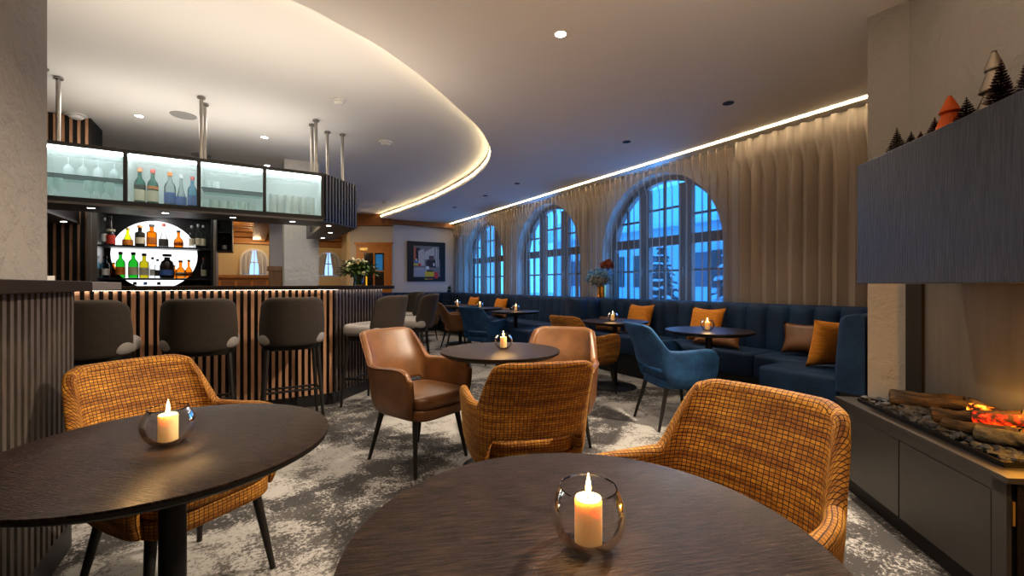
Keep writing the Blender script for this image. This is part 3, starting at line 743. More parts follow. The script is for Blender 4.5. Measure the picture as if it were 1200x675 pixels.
up = [(160, .30, .026, 'tall', g_clear, cap_wh, lab_white, 'tall clear bottle with white label at the left end of the upper shelf', None),
      (212, .33, .038, 'cone', g_dark, cap_blk, lab_red, 'dark sparkling-wine bottle with red label on the upper shelf', lab_cream),
      (353, .20, .046, 'cone', g_yel, cap_gold, lab_or, 'yellow-green bottle on the upper shelf', None),
      (455, .235, .046, 'square', g_dark, cap_or, lab_cream, 'dark bottle with orange neck on the upper shelf', None),
      (553, .255, .048, 'square', g_amber, cap_blk, lab_or, 'square amber bottle on the upper shelf', None),
      (652, .27, .044, 'cone', g_clear, cap_red, lab_dark, 'clear conical bottle with red neck on the upper shelf', None),
      (776, .20, .046, 'round', g_amber, cap_blk, lab_or, 'round orange bottle on the upper shelf', None),
      (886, .27, .027, 'tall', g_clear, cap_wh, lab_cream, 'first of three slim pale bottles at the right of the upper shelf', None),
      (938, .29, .027, 'tall', g_clear, cap_wh, lab_cream, 'middle of three slim pale bottles at the right of the upper shelf', None),
      (982, .28, .027, 'tall', g_clear, cap_wh, lab_cream, 'last of three slim pale bottles at the right end of the upper shelf', None)]
for c, h, r, s, g, cp, lb, lbl, l2 in up: bottle(cpx(c), Y0, 1.602, h, r, s, g, cp, lb, lbl, GU, l2)
lowr = [(166, .24, .036, 'square', g_blue, cap_blk, lab_white, 'pale blue square gin bottle at the left end of the lower shelf', None),
      (236, .17, .026, 'tall', g_amber, cap_gold, None, 'small amber bottle at the left rim of the round panel', None),
      (293, .29, .042, 'tall', g_green, cap_blk, lab_or, 'bottle with green neck and orange label on the lower shelf', None),
      (400, .29, .046, 'tall', g_green, cap_blk, lab_cream, 'bright green bottle with cream label on the lower shelf', None),
      (490, .28, .044, 'square', g_olive, cap_blk, lab_cream, 'olive bottle with cream label on the lower shelf', None),
      (560, .24, .026, 'square', g_clear, cap_blk, lab_white, 'clear black-capped bottle left of the decanter on the lower shelf', None),
      (602, .22, .026, 'square', g_clear, cap_blk, lab_dark, 'clear bottle with dark label just left of the decanter', None),
      (681, .28, .070, 'squat', g_dark, cap_blk, lab_blue, 'broad black decanter in the middle of the lower shelf', None),
      (741, .15, .026, 'tall', g_amber, cap_gold, None, 'small amber bottle just right of the black decanter', None),
      (793, .21, .050, 'round', g_amber, cap_blk, lab_cream, 'amber bottle with pale label right of the black decanter', None),
      (861, .22, .036, 'round', g_amber, cap_gold, lab_or, 'golden bottle at the right rim of the round panel', None),
      (988, .25, .028, 'tall', g_clear, cap_red, lab_cream, 'bottle with red cap and cream label at the right end of the lower shelf', None)]
for c, h, r, s, g, cp, lb, lbl, l2 in lowr: bottle(cpx(c), Y0, 1.240, h, r, s, g, cp, lb, lbl, GL, l2)
for c, cp, lbl in ((430, cap_blk, 'black-capped bottle below the shelves, left of the blue-capped one'), (515, cap_blue, 'blue-capped bottle below the shelves'), (625, cap_blk, 'black-capped bottle below the shelves, right of the blue-capped one')):
    bottle(cpx(c), Y0-.1, .902, .29, .036, 'tall', g_clear, cp, lab_white, lbl, 'bottles on the back-bar base cabinet')
bottle(-.262, 6.15, 1.562, .16, .024, 'tall', g_clear, cap_wh, lab_white, 'small clear bottle in the lower cell of the dark wall box', None)

# contents of the hanging cabinet
def at_c(px): return on_y(px, 5.2)
GC = 'bottles behind the frosted doors'
for c, h, r, s, g, cp, lb, lbl, l2 in [(165, .34, .042, 'tall', g_teal, cap_or, lab_cream, 'green bottle with orange cap at the left behind the frosted door', lab_dark), (180, .34, .042, 'tall', g_teal, cap_red, lab_cream, 'green bottle with orange base label behind the frosted door', lab_or),
        (200, .33, .044, 'tall', g_clear, cap_or, lab_blue, 'clear bottle with orange neck in the middle of the frosted bottle door', None), (213, .32, .040, 'cone', g_clear, cap_wh, lab_blue, 'clear bottle with blue label behind the frosted door', None), (226, .31, .038, 'tall', g_blue, cap_red, lab_blue, 'blue bottle at the right edge of the frosted bottle door', None)]:
    bottle(at_c(c), 5.16, 1.886, h, r, s, g, cp, lb, lbl, GC, l2)
def wineglass(t, inverted=False):
    pr = [(.034, 0), (.034, .003), (.005, .008), (.004, .075), (.018, .085), (.036, .115), (.038, .14), (.031, .185), (.030, .185)]
    if inverted: pr = [(r, .187-z) for r, z in pr]
    B().lathe(pr, 16, caps=False).make('glass_body', m_drink, t)
def tumbler(t):
    B().lathe([(.03, .0), (.034, .004), (.036, .10), (.034, .10), (.031, .012), (.0, .012)], 16, caps=False).make('glass_body', m_drink, t)
def highball(t):
    B().lathe([(.026, 0), (.03, .004), (.033, .21), (.031, .21), (.027, .012), (0, .012)], 16, caps=False).make('glass_body', m_drink, t)
def fill(fn, spots, label, group, **k):
    first = None
    for p in spots:
        if first is None: first = thing('drinking_glass', label, 'glass', p, 0, group); fn(first, **k)
        else: dup(first, p, 0, label, group)
fill(wineglass, [(at_c(p), 5.2, 2.092) for p in (80, 97, 115, 134)], 'stemmed glass on the upper shelf behind the leftmost frosted door', 'stemmed glasses on the glass shelf', inverted=True)
fill(wineglass, [(at_c(p), 5.17, 1.886) for p in (58, 70, 106, 118, 130)], 'wine glass on the floor of the leftmost frosted cabinet door', 'wine glasses in the first cabinet')
fill(tumbler, [(at_c(p), y, 1.886) for p in (241, 252, 262, 272, 283, 295) for y in (5.13, 5.27)], 'low tumbler behind the third frosted door', 'tumblers in the third cabinet')
fill(tumbler, [(at_c(p), 5.25, 2.092) for p in (243, 252)], 'tumbler on the glass shelf behind the third frosted door', 'tumblers on the glass shelf')
fill(highball, [(at_c(p), y, 1.886) for p in (319, 328, 337, 346, 355, 364) for y in (5.12, 5.27)], 'tall glass in the rows behind the rightmost frosted door', 'tall glasses in the fourth cabinet')
# flowers on the bar
def leaf(bb, p, d, ln, w):
    d = d.normalized(); s = d.cross(V(0, 0, 1)); s = s.normalized() if s.length > 1e-3 else V(1, 0, 0)
    q = [bb.v(p), bb.v(p+d*ln*.5+s*w), bb.v(p+d*ln-V(0, 0, ln*.15)), bb.v(p+d*ln*.5-s*w)]; bb.face(q)
fx, fy = 1.02, 4.98
fl = thing('flower_bouquet', 'bouquet of cream flowers and green leaves in a glass vase on the bar', 'flowers', (fx, fy, 1.153))
B().lathe([(.05, .0), (.055, .01), (.05, .06), (.062, .13), (.06, .13), (.047, .06), (.05, .014), (0, .014)], 20, caps=False).make('vase', tint('blue_vase', (.6, .78, .9)), fl)
g = B(); w = B()
for i in range(520):
    a = random.uniform(0, 2*PI); e = random.uniform(-.1, 1.3); r = random.uniform(.08, .19)
    p = V(math.cos(a)*math.cos(e)*r*1.05, math.sin(a)*math.cos(e)*r*1.05, .13+math.sin(e)*r*.8)
    leaf(g, p, V(math.cos(a), math.sin(a), random.uniform(-.5, .8)), random.uniform(.045, .085), random.uniform(.012, .022))
for i in range(44):
    a = random.uniform(0, 2*PI); e = random.uniform(.0, 1.35); r = random.uniform(.15, .20)
    w.ball((math.cos(a)*math.cos(e)*r, math.sin(a)*math.cos(e)*r, .13+math.sin(e)*r*.85), random.uniform(.008, .022), 1, .25)
for i in range(14):
    a = i*.9; g.bar((math.cos(a)*.02, math.sin(a)*.02, .02), (math.cos(a)*.09, math.sin(a)*.09, .2), .003, n=5)
g.make('leaves', m_leaf, fl); stuff(w.make('blossoms', m_petalw, fl))

# ------------------------------------------------------------------ ceiling fittings
def downlight(x, y, z, lit, lab, grp):
    t = thing('downlight', lab, 'ceiling light', (x, y, z), 0, grp)
    B().lathe([(.036, -.001), (.046, -.004), (.050, -.003), (.050, 0)], 22, caps=False).make('ring', m_white if lit else m_black, t)
    B().lathe([(.0005, -.0012), (.037, -.0012)], 22, caps=False).make('lamp_face' if lit else 'dark_baffle', m_lamp if lit else m_groove, t)
downlight(1.812, 2.372, CZ, True, 'lit white downlight in the lower ceiling', None)
for y, lab in ((2.46, 'dark recessed spotlight nearest the chimney'), (3.75, 'dark recessed spotlight, second from the chimney'), (6.24, 'dark recessed spotlight before the middle window'), (7.4, 'dark recessed spotlight by the tip of the curved edge'), (8.86, 'dark recessed spotlight farthest toward the picture wall')):
    downlight(3.85, y, CZ, False, lab, 'dark recessed spotlights')
for x, y, lab in ((-1.034, 6.121, 'lit downlight above the two left cabinet doors'), (.149, 6.204, 'lit downlight above the third cabinet door'), (.218, 7.646, 'lit downlight in front of the white pillar')):
    downlight(x, y, BZ, True, lab, 'lit downlights over the bar')
def speaker(x, y, lab):
    t = thing('ceiling_speaker', lab, 'speaker', (x, y, BZ), 0, 'round ceiling speakers')
    B().lathe([(.0, -.004), (.10, -.006), (.115, -.008), (.12, 0)], 28, caps=False).make('grille', M('grey_grille', (.38, .37, .36), .6, bump=.6, bs=260), t)
speaker(-.619, 5.844, 'round ceiling speaker left of the middle hanger rods'); speaker(-.594, 7.52, 'round ceiling speaker behind the middle hanger rods')
def detector(x, y, z, r, lab):
    t = thing('smoke_detector', lab, 'smoke detector', (x, y, z), 0, 'round white ceiling detectors')
    B().lathe([(r*.9, 0), (r, -.012), (r, -.02), (r*.8, -.022)], 24).make('base', m_white, t)
    B().lathe([(r*.68, -.022), (r*.72, -.034), (r*.5, -.05), (0.001, -.052)], 24, caps=False).make('sensor_head', m_white, t)
detector(.748, 4.568, BZ, .062, 'small smoke detector nearer the lit ceiling edge'); detector(1.479, 5.592, BZ, .092, 'wide flat detector right of the hanger rods')
detector(-1.60, 6.40, BZ, .09, 'white detector in front of the slatted wall panel'); detector(2.55, 9.6, BZ, .09, 'distant white detector beside the end of the curved light strip')

# ------------------------------------------------------------------ tables and candles
def table(x, y, label, rz=0, first=[None]):
    if first[0] is None:
        t = thing('bistro_table', label, 'table', (x, y, 0), rz, 'round dark bistro tables')
        b = B(); b.slab(circle(.375, 96), .7435, .75, .0015, 2); b.make('tabletop', m_table, t, angle=40)
        b = B(); b.lathe([(.30, .716), (.345, .720), (.372, .735), (.3745, .7435)], 96); b.make('edge_band', m_tedge, t)
        B().bar((0, 0, .02), (0, 0, .71), .030, n=20).lathe([(.10, .69), (.10, .71)], 20).make('pedestal', m_black, t)
        b = B(); b.lathe([(.245, 0), (.245, .008), (.23, .014), (.05, .02), (.032, .05)], 40); b.make('base', m_black, t)
        first[0] = t
    else: t = dup(first[0], (x, y, 0), rz, label)
    return t
def candle(x, y, label, first=[None]):
    z = .7505
    if first[0] is None:
        t = thing('candle_bowl', label, 'candle', (x, y, z), 0, 'candles in glass bowls')
        R = .0585; pr = [(0.0005, .001), (.03, .001)] + [(R*math.cos(a), .051+R*math.sin(a)) for a in [math.radians(v_) for v_ in range(-58, 46, 6)]]
        pr += [(pr[-1][0]+.0015, pr[-1][1]+.001)]
        B().lathe(pr, 40, caps=False).make('glass_bowl', m_glass, t)
        rr = pr[-1]; rim = B(); rim.tube([(rr[0]*math.cos(2*PI*k/40), rr[0]*math.sin(2*PI*k/40), rr[1]) for k in range(41)], .0012, 6); rim.make('rim', thin_glass('rim_glass', (.8, .84, .86), .4), t)
        B().lathe([(.0205, .004), (.0215, .006), (.0215, .072), (.020, .076), (.012, .075), (.0008, .074)], 28).make('wax', m_wax, t)
        f = B().lathe([(.0008, .080), (.0035, .085), (.0045, .091), (.0032, .100), (.0010, .110), (.0003, .114)], 12).make('flame', m_flame, t)
        B().bar((0, 0, .074), (0, 0, .082), .0007, n=5).make('wick', cap_blk, t)
        first[0] = t
    else: t = dup(first[0], (x, y, z), 0, label)
    l = bpy.data.lights.new('candle_light', 'POINT'); l.energy = 1.3; l.color = (1, .58, .22); l.shadow_soft_size = .012
    o = bpy.data.objects.new('candle_light', l); C.objects.link(o); o.location = (x, y, z+.122)
    return t
T_near, T_left, T_mid = c2w(.115, .690), c2w(-.885, 1.135), c2w(-.075, 2.755)
table(*T_near, 'dark oak round table in the front foreground, cut by the frame', -.35)
table(*T_left, 'dark round table at left front in front of the slatted counter', -.75)
table(*T_mid, 'round dark table between the tan and orange chairs in the middle')
for y, lab in ((2.469, 'round table in front of the brown and orange cushions at right, beside the blue armchair'), (3.66, 'round table with visible disc base in front of the vase'), (5.83, 'round table at the far bench nearest the bench partition'), (6.98, 'round table at the far bench behind the far blue chair'), (7.94, 'round table at the far bench behind the far tan chair')):
    table(3.57, y, lab, y)
cn = c2w(.120, .684); candle(*cn, 'lit candle in a glass bowl on the front foreground table')
cl = c2w(-.888, 1.124); candle(*cl, 'lit candle in a glass bowl on the left foreground table')
cm = c2w(-.055, 2.80); candle(*cm, 'lit candle in a glass bowl on the middle table')
for px, y, lab in ((829, 2.46, 'lit candle on the table beside the blue armchair at right'), (718, 3.66, 'lit candle on the table in front of the vase'), (604.5, 5.83, 'lit candle on the far table nearest the bench partition'), (562.5, 6.98, 'lit candle on the far table behind the far blue chair'), (536, 7.94, 'lit candle on the far table behind the far tan chair')):
    candle(on_y(px, y), y, lab)

# ------------------------------------------------------------------ armchairs
def armchair(name, label, mat, seam=None, group=None, loc=(0, 0), rz=0):
    t = thing(name, label, 'armchair', (loc[0], loc[1], 0), rz, group)
    half = [(-.250, .225), (-.258, .12), (-.258, .0), (-.247, -.105), (-.222, -.178), (-.165, -.214), (-.085, -.230), (0, -.234)]
    full = half + [(-x, y) for x, y in half[-2::-1]]
    cur = catmull(full, 9); n = len(cur)
    al = [0]
    for a, c in zip(cur, cur[1:]): al.append(al[-1]+math.dist(a, c))
    tot = al[-1]; TH = .044
    nr = []
    for i in range(n):
        a, c = cur[max(i-1, 0)], cur[min(i+1, n-1)]; d = Vector((c[0]-a[0], c[1]-a[1])).normalized(); nr.append(Vector((-d.y, d.x)))
    if nr[n//2].y > 0: nr = [-v for v in nr]
    def prof(i):
        s = abs(al[i]/tot*2-1); bk = 1-sstep(.30, .56, s)
        arm = .645+.012*sstep(.5, .8, s)
        e = max(0, (s-.86)/.14); arm -= .055*(1-math.sqrt(max(0, 1-e*e)))
        top = lerp(arm, .850-.020*sstep(.2, .36, s)**2, 1-sstep(.33, .425, s)**.9)
        bot = lerp(.352, .375, bk)+.125*(1-sstep(.30, .375, s))
        return s, bk, top, bot
    def pos(i, z, k):
        s, bk, top, bot = prof(i); x, y = cur[i]
        yy = y-.23*bk*(z-.47)-.05*bk*sstep(.60, .86, z)
        w = 1-bk
        xx = x*(1-.0*bk+.05*w*sstep(.45, .64, z)-.09*(1-sstep(.33, .44, z)))
        if s > .9: yy -= .035*sstep(.9, 1, s)*(1-sstep(.34, .50, z))
        return Vector((xx+nr[i].x*k, yy+nr[i].y*k, z))
    rows = 10
    P, U1, U2 = [], [], []
    cols = [(0, math.cos(a), -math.sin(a)) for a in (PI/2*.96, PI/3, PI/6)] + [(i, 1, 0) for i in range(n)] + [(n-1, math.cos(a), math.sin(a)) for a in (PI/6, PI/3, PI/2*.96)]
    rim_len, lastp = 0, None
    for i, f, sh in cols:
        s_, bk, top, bot = prof(i); h = TH/2*f; row, u1, u2 = [], [], []
        tz = top-TH/2
        dirv = Vector((cur[-1][0]-cur[-2][0], cur[-1][1]-cur[-2][1])).normalized() if i else Vector((cur[1][0]-cur[0][0], cur[1][1]-cur[0][1])).normalized()
        seq = [(lerp(bot, tz, j/(rows-1)), 1) for j in range(rows)] + [(tz+h*math.sin(a), math.cos(a)) for a in (PI/5, 2*PI/5, 3*PI/5, 4*PI/5)] + [(lerp(tz, bot, j/(rows-1)), -1) for j in range(rows)] + [(bot-.008, -.5), (bot-.008, .5)]
        mid = pos(i, top, 0)+Vector((dirv.x, dirv.y, 0))*sh*TH/2
        if lastp is not None: rim_len += (mid-lastp).length
        lastp = mid; acc = 0; prev = None
        for z, k in seq:
            p = pos(i, z, h*k)
            if sh: p += Vector((dirv.x*sh, dirv.y*sh, 0))*TH/2
            acc += (p-prev).length if prev is not None else 0
            prev = p; row.append(p); u1.append((al[i]+sh*TH/2, z*1.04)); u2.append((rim_len, acc))
        P.append(row); U1.append(u1); U2.append(u2)
    b = B(); vs = [[b.v(p) for p in r] for r in P]; m_ = len(P[0])
    for i in range(len(P)-1):
        for j in range(m_):
            k = (j+1) % m_; UU = U2 if rows-1 <= j < rows+4 else U1
            b.face([vs[i][j], vs[i+1][j], vs[i+1][k], vs[i][k]], [UU[i][j], UU[i+1][j], UU[i+1][k], UU[i][k]])
    bmesh.ops.remove_doubles(b.bm, verts=b.bm.verts, dist=.0004)
    b.make('shell', mat, t, sub=1, angle=180)
    out = superell(.226, .242, 48, 4.2, 0, .048)
    b = B(); b.slab(out, .392, .480, .036, dome=.016); b.make('seat_cushion', mat, t, angle=70)
    b = B(); b.slab(superell(.224, .236, 48, 4.4, 0, .040), .328, .400, .018); b.make('seat_base', mat, t, angle=70)
    for sx in (-1, 1):
        B().bar((sx*.222, .232, 0), (sx*.178, .178, .34), .0105, .0190, 12).make('leg', m_leg, t)
        B().bar((sx*.210, -.245, 0), (sx*.168, -.155, .34), .0105, .0190, 12).make('leg', m_leg, t)
    if seam:
        pts = [pos(i, prof(i)[2]-TH/2+.012, TH/2+.001) for i in range(2, n-2)]
        B().tube(pts, .0035, 6).make('piping', seam, t)
    return t
def put(src, X, Y, hX, hY, label):
    x, y = c2w(X, Y); return dup(src, (x, y, 0), dirw(hX, hY), label)
ctr = c2w(.48, 1.12)
o0 = armchair('velvet_armchair', 'orange waffle-velvet armchair at right front, turned toward the foreground table', m_orange, None, 'orange velvet armchairs', ctr, dirw(-.82, -.57))
put(o0, -1.283, 1.68, .91, -.42, 'orange waffle-velvet armchair behind the left foreground table')
put(o0, .055, 2.12, -.24, .97, 'orange waffle-velvet armchair in the middle seen from behind')
put(o0, .79, 4.66, .78, .62, 'orange armchair half hidden behind the tan chair, at the table in front of the vase')
put(o0, -1.85, 9.0, .3, 1, 'distant orange armchair between the bar stools and the far tan chair')
xb, yb = c2w(-.63, 2.92)
t0 = armchair('leather_armchair', 'tan leather armchair left of the middle table with seat and arm openly visible', m_tan, m_tanp, 'tan leather armchairs', (xb, yb), dirw(.80, -.60))
put(t0, .285, 2.93, -.30, -.95, 'tan leather armchair behind the middle table, its back rising over the orange chair')
put(t0, -1.02, 8.0, .93, .36, 'distant tan leather armchair at the far bench beside the bar stools')
xb, yb = c2w(1.36, 3.68)
b0 = armchair('blue_armchair', 'blue velvet armchair at right in front of the bench', m_teal, None, 'blue velvet armchairs', (xb, yb), dirw(.97, .18))
put(b0, -.42, 6.55, .55, .83, 'distant blue velvet armchair behind the middle table at the far bench')

# ------------------------------------------------------------------ banquettes
def sweep_back(path, seg_w, th=.15, z0=.44, z1=.965, end_round=True):
    """upholstered back following a plan path; vertical channels"""
    pts = [Vector(p) for p in path]
    al = [0]
    for a, c in zip(pts, pts[1:]): al.append(al[-1]+(c-a).length)
    tot = al[-1]; nch = max(1, round(tot/seg_w)); per = 8; n = nch*per
    def at(s):
        for i in range(len(al)-1):
            if s <= al[i+1]+1e-9:
                u = (s-al[i])/(al[i+1]-al[i]); return pts[i].lerp(pts[i+1], u)
        return pts[-1]
    prof = [(0, z0), (0, .60), (.012, .75), (.022, .87), (.030, z1-.035), (.045, z1-.010), (.075, z1), (th-.03, z1), (th-.006, z1-.012), (th, z1-.04), (th, z0)]
    b = B(); rings = []
    for k in range(n+1):
        s = tot*k/n; p = at(s); d = (at(min(tot, s+.04))-at(max(0, s-.04))).normalized(); nr = Vector((-d.y, d.x))   # points away from the sitter
        u = (k % per)/per; bul = .045*(math.sin(PI*u)**.45 if u > 0 else 0)
        r = []
        for i, (dep, z) in enumerate(prof):
            f = 1 if i < 5 else (.6 if i == 5 else .3 if i == 6 else 0)
            q = p+nr*(dep-bul*f); r.append(b.v((q.x, q.y, z-(0 if i not in (4, 5, 6) else .010*(1-(math.sin(PI*u)**.45 if u > 0 else 0))))))
        rings.append(r)
    for a, c in zip(rings, rings[1:]):
        for i in range(len(prof)-1): b.face([a[i], c[i], c[i+1], a[i+1]])
        b.face([a[-1], c[-1], c[0], a[0]])
    b.face(rings[0]); b.face(rings[-1][::-1]); return b
def arc(cx, cy, r, a0, a1, n=8): return [(cx+r*math.cos(math.radians(lerp(a0, a1, k/n))), cy+r*math.sin(math.radians(lerp(a0, a1, k/n)))) for k in range(n+1)]
def rbox(x0, x1, y0, y1, e=14): return superell((x1-x0)/2, (y1-y0)/2, 60, e, (x0+x1)/2, (y0+y1)/2)
def seat(par, x0, x1, y0, y1, z0=.275, z1=.505, name='seat_cushion'):
    b = B(); b.slab(rbox(x0, x1, y0, y1), z0, z1, .035, dome=.006); return b.make(name, m_navy, par, angle=70)
k1 = thing('banquette', 'navy velvet channel-back banquette in front of the nearest arched window', 'banquette', (0, 0, 0), 0, 'navy banquettes along the windows')
path = [(3.40, 1.385), (4.33, 1.385)] + arc(4.33, 1.605, .22, -90, 0) + [(4.55, 4.62)] + arc(4.33, 4.62, .22, 0, 90) + [(3.98, 4.84)]
path = path[::-1]
sweep_back(path, .215).make('backrest', m_navy, k1, angle=50)
seat(k1, 4.08, 4.56, 2.36, 3.56); seat(k1, 4.08, 4.56, 3.565, 4.80); seat(k1, 4.05, 4.56, 1.44, 2.355); seat(k1, 3.55, 4.045, 1.44, 2.02)
B().box(4.14, 4.70, 1.40, 4.84, 0, .30).box(3.62, 4.14, 1.40, 1.95, 0, .30).box(3.42, 3.62, 1.25, 1.385, 0, .44).box(4.0, 4.6, 4.84, 4.985, 0, .44).box(3.5, 4.6, 1.25, 1.385, 0, .44).box(4.56, 4.69, 1.3, 4.9, 0, .44).make('plinth', M('black_plinth', (.012, .012, .014), .5), k1)
k2 = thing('banquette', 'far navy velvet channel-back banquette in front of the middle and farthest windows', 'banquette', (0, 0, 0), 0, 'navy banquettes along the windows')
path = [(4.0, 5.145), (4.33, 5.145)] + arc(4.33, 5.365, .22, -90, 0) + [(4.55, 10.83)] + arc(4.33, 10.83, .22, 0, 90) + [(2.5, 11.05)]
sweep_back(path[::-1], .215).make('backrest', m_navy, k2, angle=50)
for a, c in ((5.72, 7.1), (7.105, 8.6), (8.605, 10.0), (10.005, 11.0)): seat(k2, 4.08, 4.56, a, c)
seat(k2, 3.38, 4.075, 5.18, 5.71); seat(k2, 2.55, 4.075, 10.5, 11.0); seat(k2, 4.08, 4.56, 5.18, 5.715)
B().box(4.14, 4.70, 5.0, 11.1, 0, .44).box(3.45, 4.14, 5.0, 5.65, 0, .30).box(2.6, 4.14, 10.58, 11.2, 0, .30).make('plinth', M('black_plinth_b', (.012, .012, .014), .5), k2)

# cushions
def pillow(name, label, mat, w, h, th, loc, rot, group):
    t = B(); n = 12; top, bot, U = [], [], []
    for j in range(n+1):
        r1, r2, ur = [], [], []
        for i in range(n+1):
            u, v_ = -1+2*i/n, -1+2*j/n
            px_ = u*w/2*(1-.13*(1-abs(v_)**1.5)*abs(u)**3) ; pz = v_*h/2*(1-.13*(1-abs(u)**1.5)*abs(v_)**3)
            bul = th/2*((1-u**4)*(1-v_**4))**.6
            r1.append((px_, -bul-.002, pz)); r2.append((px_, bul+.002, pz)); ur.append((px_, pz))
        top.append(r1); bot.append(r2); U.append(ur)
    t.grid(top, U); t.grid(bot, U); bmesh.ops.remove_doubles(t.bm, verts=t.bm.verts, dist=.0045)
    o = t.make(name, mat, angle=80); o.location = loc; o.rotation_euler = rot
    return tag(o, label, 'cushion', group)
rz_x = head(1, 0)        # a cushion leaning on the window-side back faces the room
GO, GB = 'orange velvet scatter cushions', 'brown leather scatter cushions'
def cush(kind, px, x, z, w, h, lab, lean=-.30, th=.13, yaw=0, rot=None, y=None):
    yy = on_x(px, x) if y is None else y
    pillow('scatter_cushion', lab, m_orange_pl if kind == 'o' else m_tan, w, h, th, (x, yy, z), rot or (lean, 0, -PI/2+yaw), GO if kind == 'o' else GB)
cush('o', 827, 4.395, .715, .42, .40, 'orange cushion standing behind the brown one at the right table')
cush('b', 840, 4.22, .605, .56, .19, 'long brown cushion lying on the bench behind the right table', -.5, .12)
cush('o', 749, 4.395, .715, .42, .40, 'orange cushion standing against the bench behind the table with the disc base')
cush('b', 714, 4.24, .62, .50, .22, 'long brown cushion behind the table with the disc base', -.5, .12)
cush('b', 944, 4.38, .665, .38, .30, 'brown leather cushion leaning in the corner of the bench', -.35, .13, .25)
cush('o', 971, 3.93, .70, .40, .40, 'orange cushion leaning on the bench end beside the brown one', th=.13, rot=(-.28, 0, PI-.55), y=1.62)
cush('o', 586, 4.395, .71, .44, .38, 'far orange cushion on the bench nearer the bench partition')
cush('b', 587, 4.22, .62, .52, .22, 'far brown cushion in front of the nearer far orange cushion', -.5, .12)
cush('o', 554, 4.395, .71, .44, .38, 'farthest orange cushion on the bench near the picture wall')
cush('b', 542, 4.22, .62, .50, .22, 'farthest brown cushion at the far bench tables', -.5, .12)

# hydrangeas in the gold vase on the bench top
vx = 4.64; vy = on_x(705, vx)
hv = thing('hydrangea_vase', 'gold vase of blue and rust hydrangeas on the bench top', 'vase', (vx, vy, .966))
B().lathe([(.058, 0), (.062, .005), (.07, .19), (.067, .19), (.059, .01), (0, .01)], 24, caps=False).make('vase', m_gold, hv)
g = B(); sb = B(); sg = B(); sr = B()
def bloom(bb, c, r):
    bb.ball(c, r*.8, 2, .05)
    for _ in range(46):
        a, e = random.uniform(0, 2*PI), random.uniform(-.9, 1.5)
        bb.ball((c[0]+math.cos(a)*math.cos(e)*r, c[1]+math.sin(a)*math.cos(e)*r, c[2]+math.sin(e)*r), r*.2, 1, .3)
# along the wall is y: to the left in the view is +y
for bb, dy, dz, r in ((sb, .22, .33, .085), (sb, .06, .38, .08), (sb, -.12, .37, .09), (sg, .10, .26, .085), (sg, -.03, .25, .09), (sg, -.10, .27, .06), (sr, -.14, .50, .075), (sb, .26, .28, .05), (sr, -.07, .49, .06)):
    c = (random.uniform(-.05, .03), dy, dz); bloom(bb, c, r); g.bar((0, dy*.15, .1), (c[0], c[1], c[2]-r*.6), .004, n=5)
for i in range(60):
    a = random.uniform(0, 2*PI); leaf(g, V(math.cos(a)*.06, math.sin(a)*.12, random.uniform(.19, .32)), V(math.cos(a), math.sin(a), .1), .09, .02)
sb.make('blue_heads', m_hydr, hv); sg.make('grey_heads', m_hydrg, hv); sr.make('rust_heads', m_rust, hv); g.make('stems', m_leaf, hv)
py_ = 10.98
pl = thing('small_plant', 'small dark plant on the bench top below the picture', 'plant', (on_y(526.5, 11.12), 11.12, .966))
B().lathe([(.05, 0), (.06, .05), (.055, .05)], 16).make('pot', m_frame, pl)
g = B()
for i in range(60):
    a = random.uniform(0, 2*PI); leaf(g, V(0, 0, .05+random.random()*.08), V(math.cos(a), math.sin(a), random.uniform(.2, 1.8)), random.uniform(.05, .12), .014)
g.make('leaves', m_leaf, pl)

# picture: dark frame with a collage-like street scene of plain colour patches
pc = thing('framed_picture', 'square dark-framed collage picture on the far wall', 'picture', (4.116, 11.40, 1.80))
B().box(-.535, .535, -.045, -.002, -.535, .535).make('frame', M('navy_black_frame', (.010, .014, .022), .35), pc)
cols = {'grey': (.20, .20, .22), 'pale': (.48, .47, .46), 'dark': (.03, .03, .04), 'red': (.6, .05, .05), 'blue': (.05, .22, .60), 'yel': (.62, .50, .04), 'lil': (.30, .34, .46), 'or': (.55, .16, .08), 'plum': (.13, .07, .09), 'white': (.7, .7, .72)}
nm = list(cols); mats = [M('print_'+k, cols[k], .6) for k in nm]
b = B()
def patch(k, x0, x1, z0, z1, d): b.mi = nm.index(k); b.box(x0, x1, -.048-d*.0012, -.0455, z0, z1)
def quad(k, pts, d): b.mi = nm.index(k); b.face([b.v((x, -.0485-d*.0012, z)) for x, z in pts])
patch('grey', -.37, .38, -.42, .42, 0)
patch('dark', -.34, -.20, .02, .36, 1); patch('or', -.36, -.31, .05, .38, 2)
quad('pale', [(-.24, -.12), (-.24, .28), (-.08, .34), (-.06, -.12)], 2); quad('pale', [(-.08, .05), (-.06, .26), (.22, .40), (.22, .08)], 3)
quad('dark', [(.0, -.16), (-.03, -.02), (.02, .05), (.24, .05), (.26, -.16)], 4); patch('plum', .06, .20, .06, .16, 5)
patch('pale', .25, .29, -.14, .40, 3); patch('pale', .31, .34, -.14, .36, 3); patch('dark', .35, .38, .05, .42, 4)
patch('lil', -.37, .0, -.42, -.17, 5); patch('pale', -.30, -.12, -.21, -.18, 6); patch('white', -.02, .06, -.21, -.13, 6); patch('white', .18, .22, -.12, -.04, 7)
patch('blue', -.33, -.26, -.06, .03, 6); patch('yel', -.37, -.25, -.11, -.06, 7); patch('red', -.24, -.17, -.13, -.06, 7); patch('white', -.31, -.28, .0, .07, 8)
patch('yel', -.05, .20, -.41, -.26, 6); patch('dark', .0, .18, -.28, -.24, 8); patch('red', .22, .31, -.46, -.29, 8); patch('yel', -.06, .02, -.49, -.46, 3); patch('or', .04, .18, -.49, -.46, 3)
b.make('print', mats, pc)

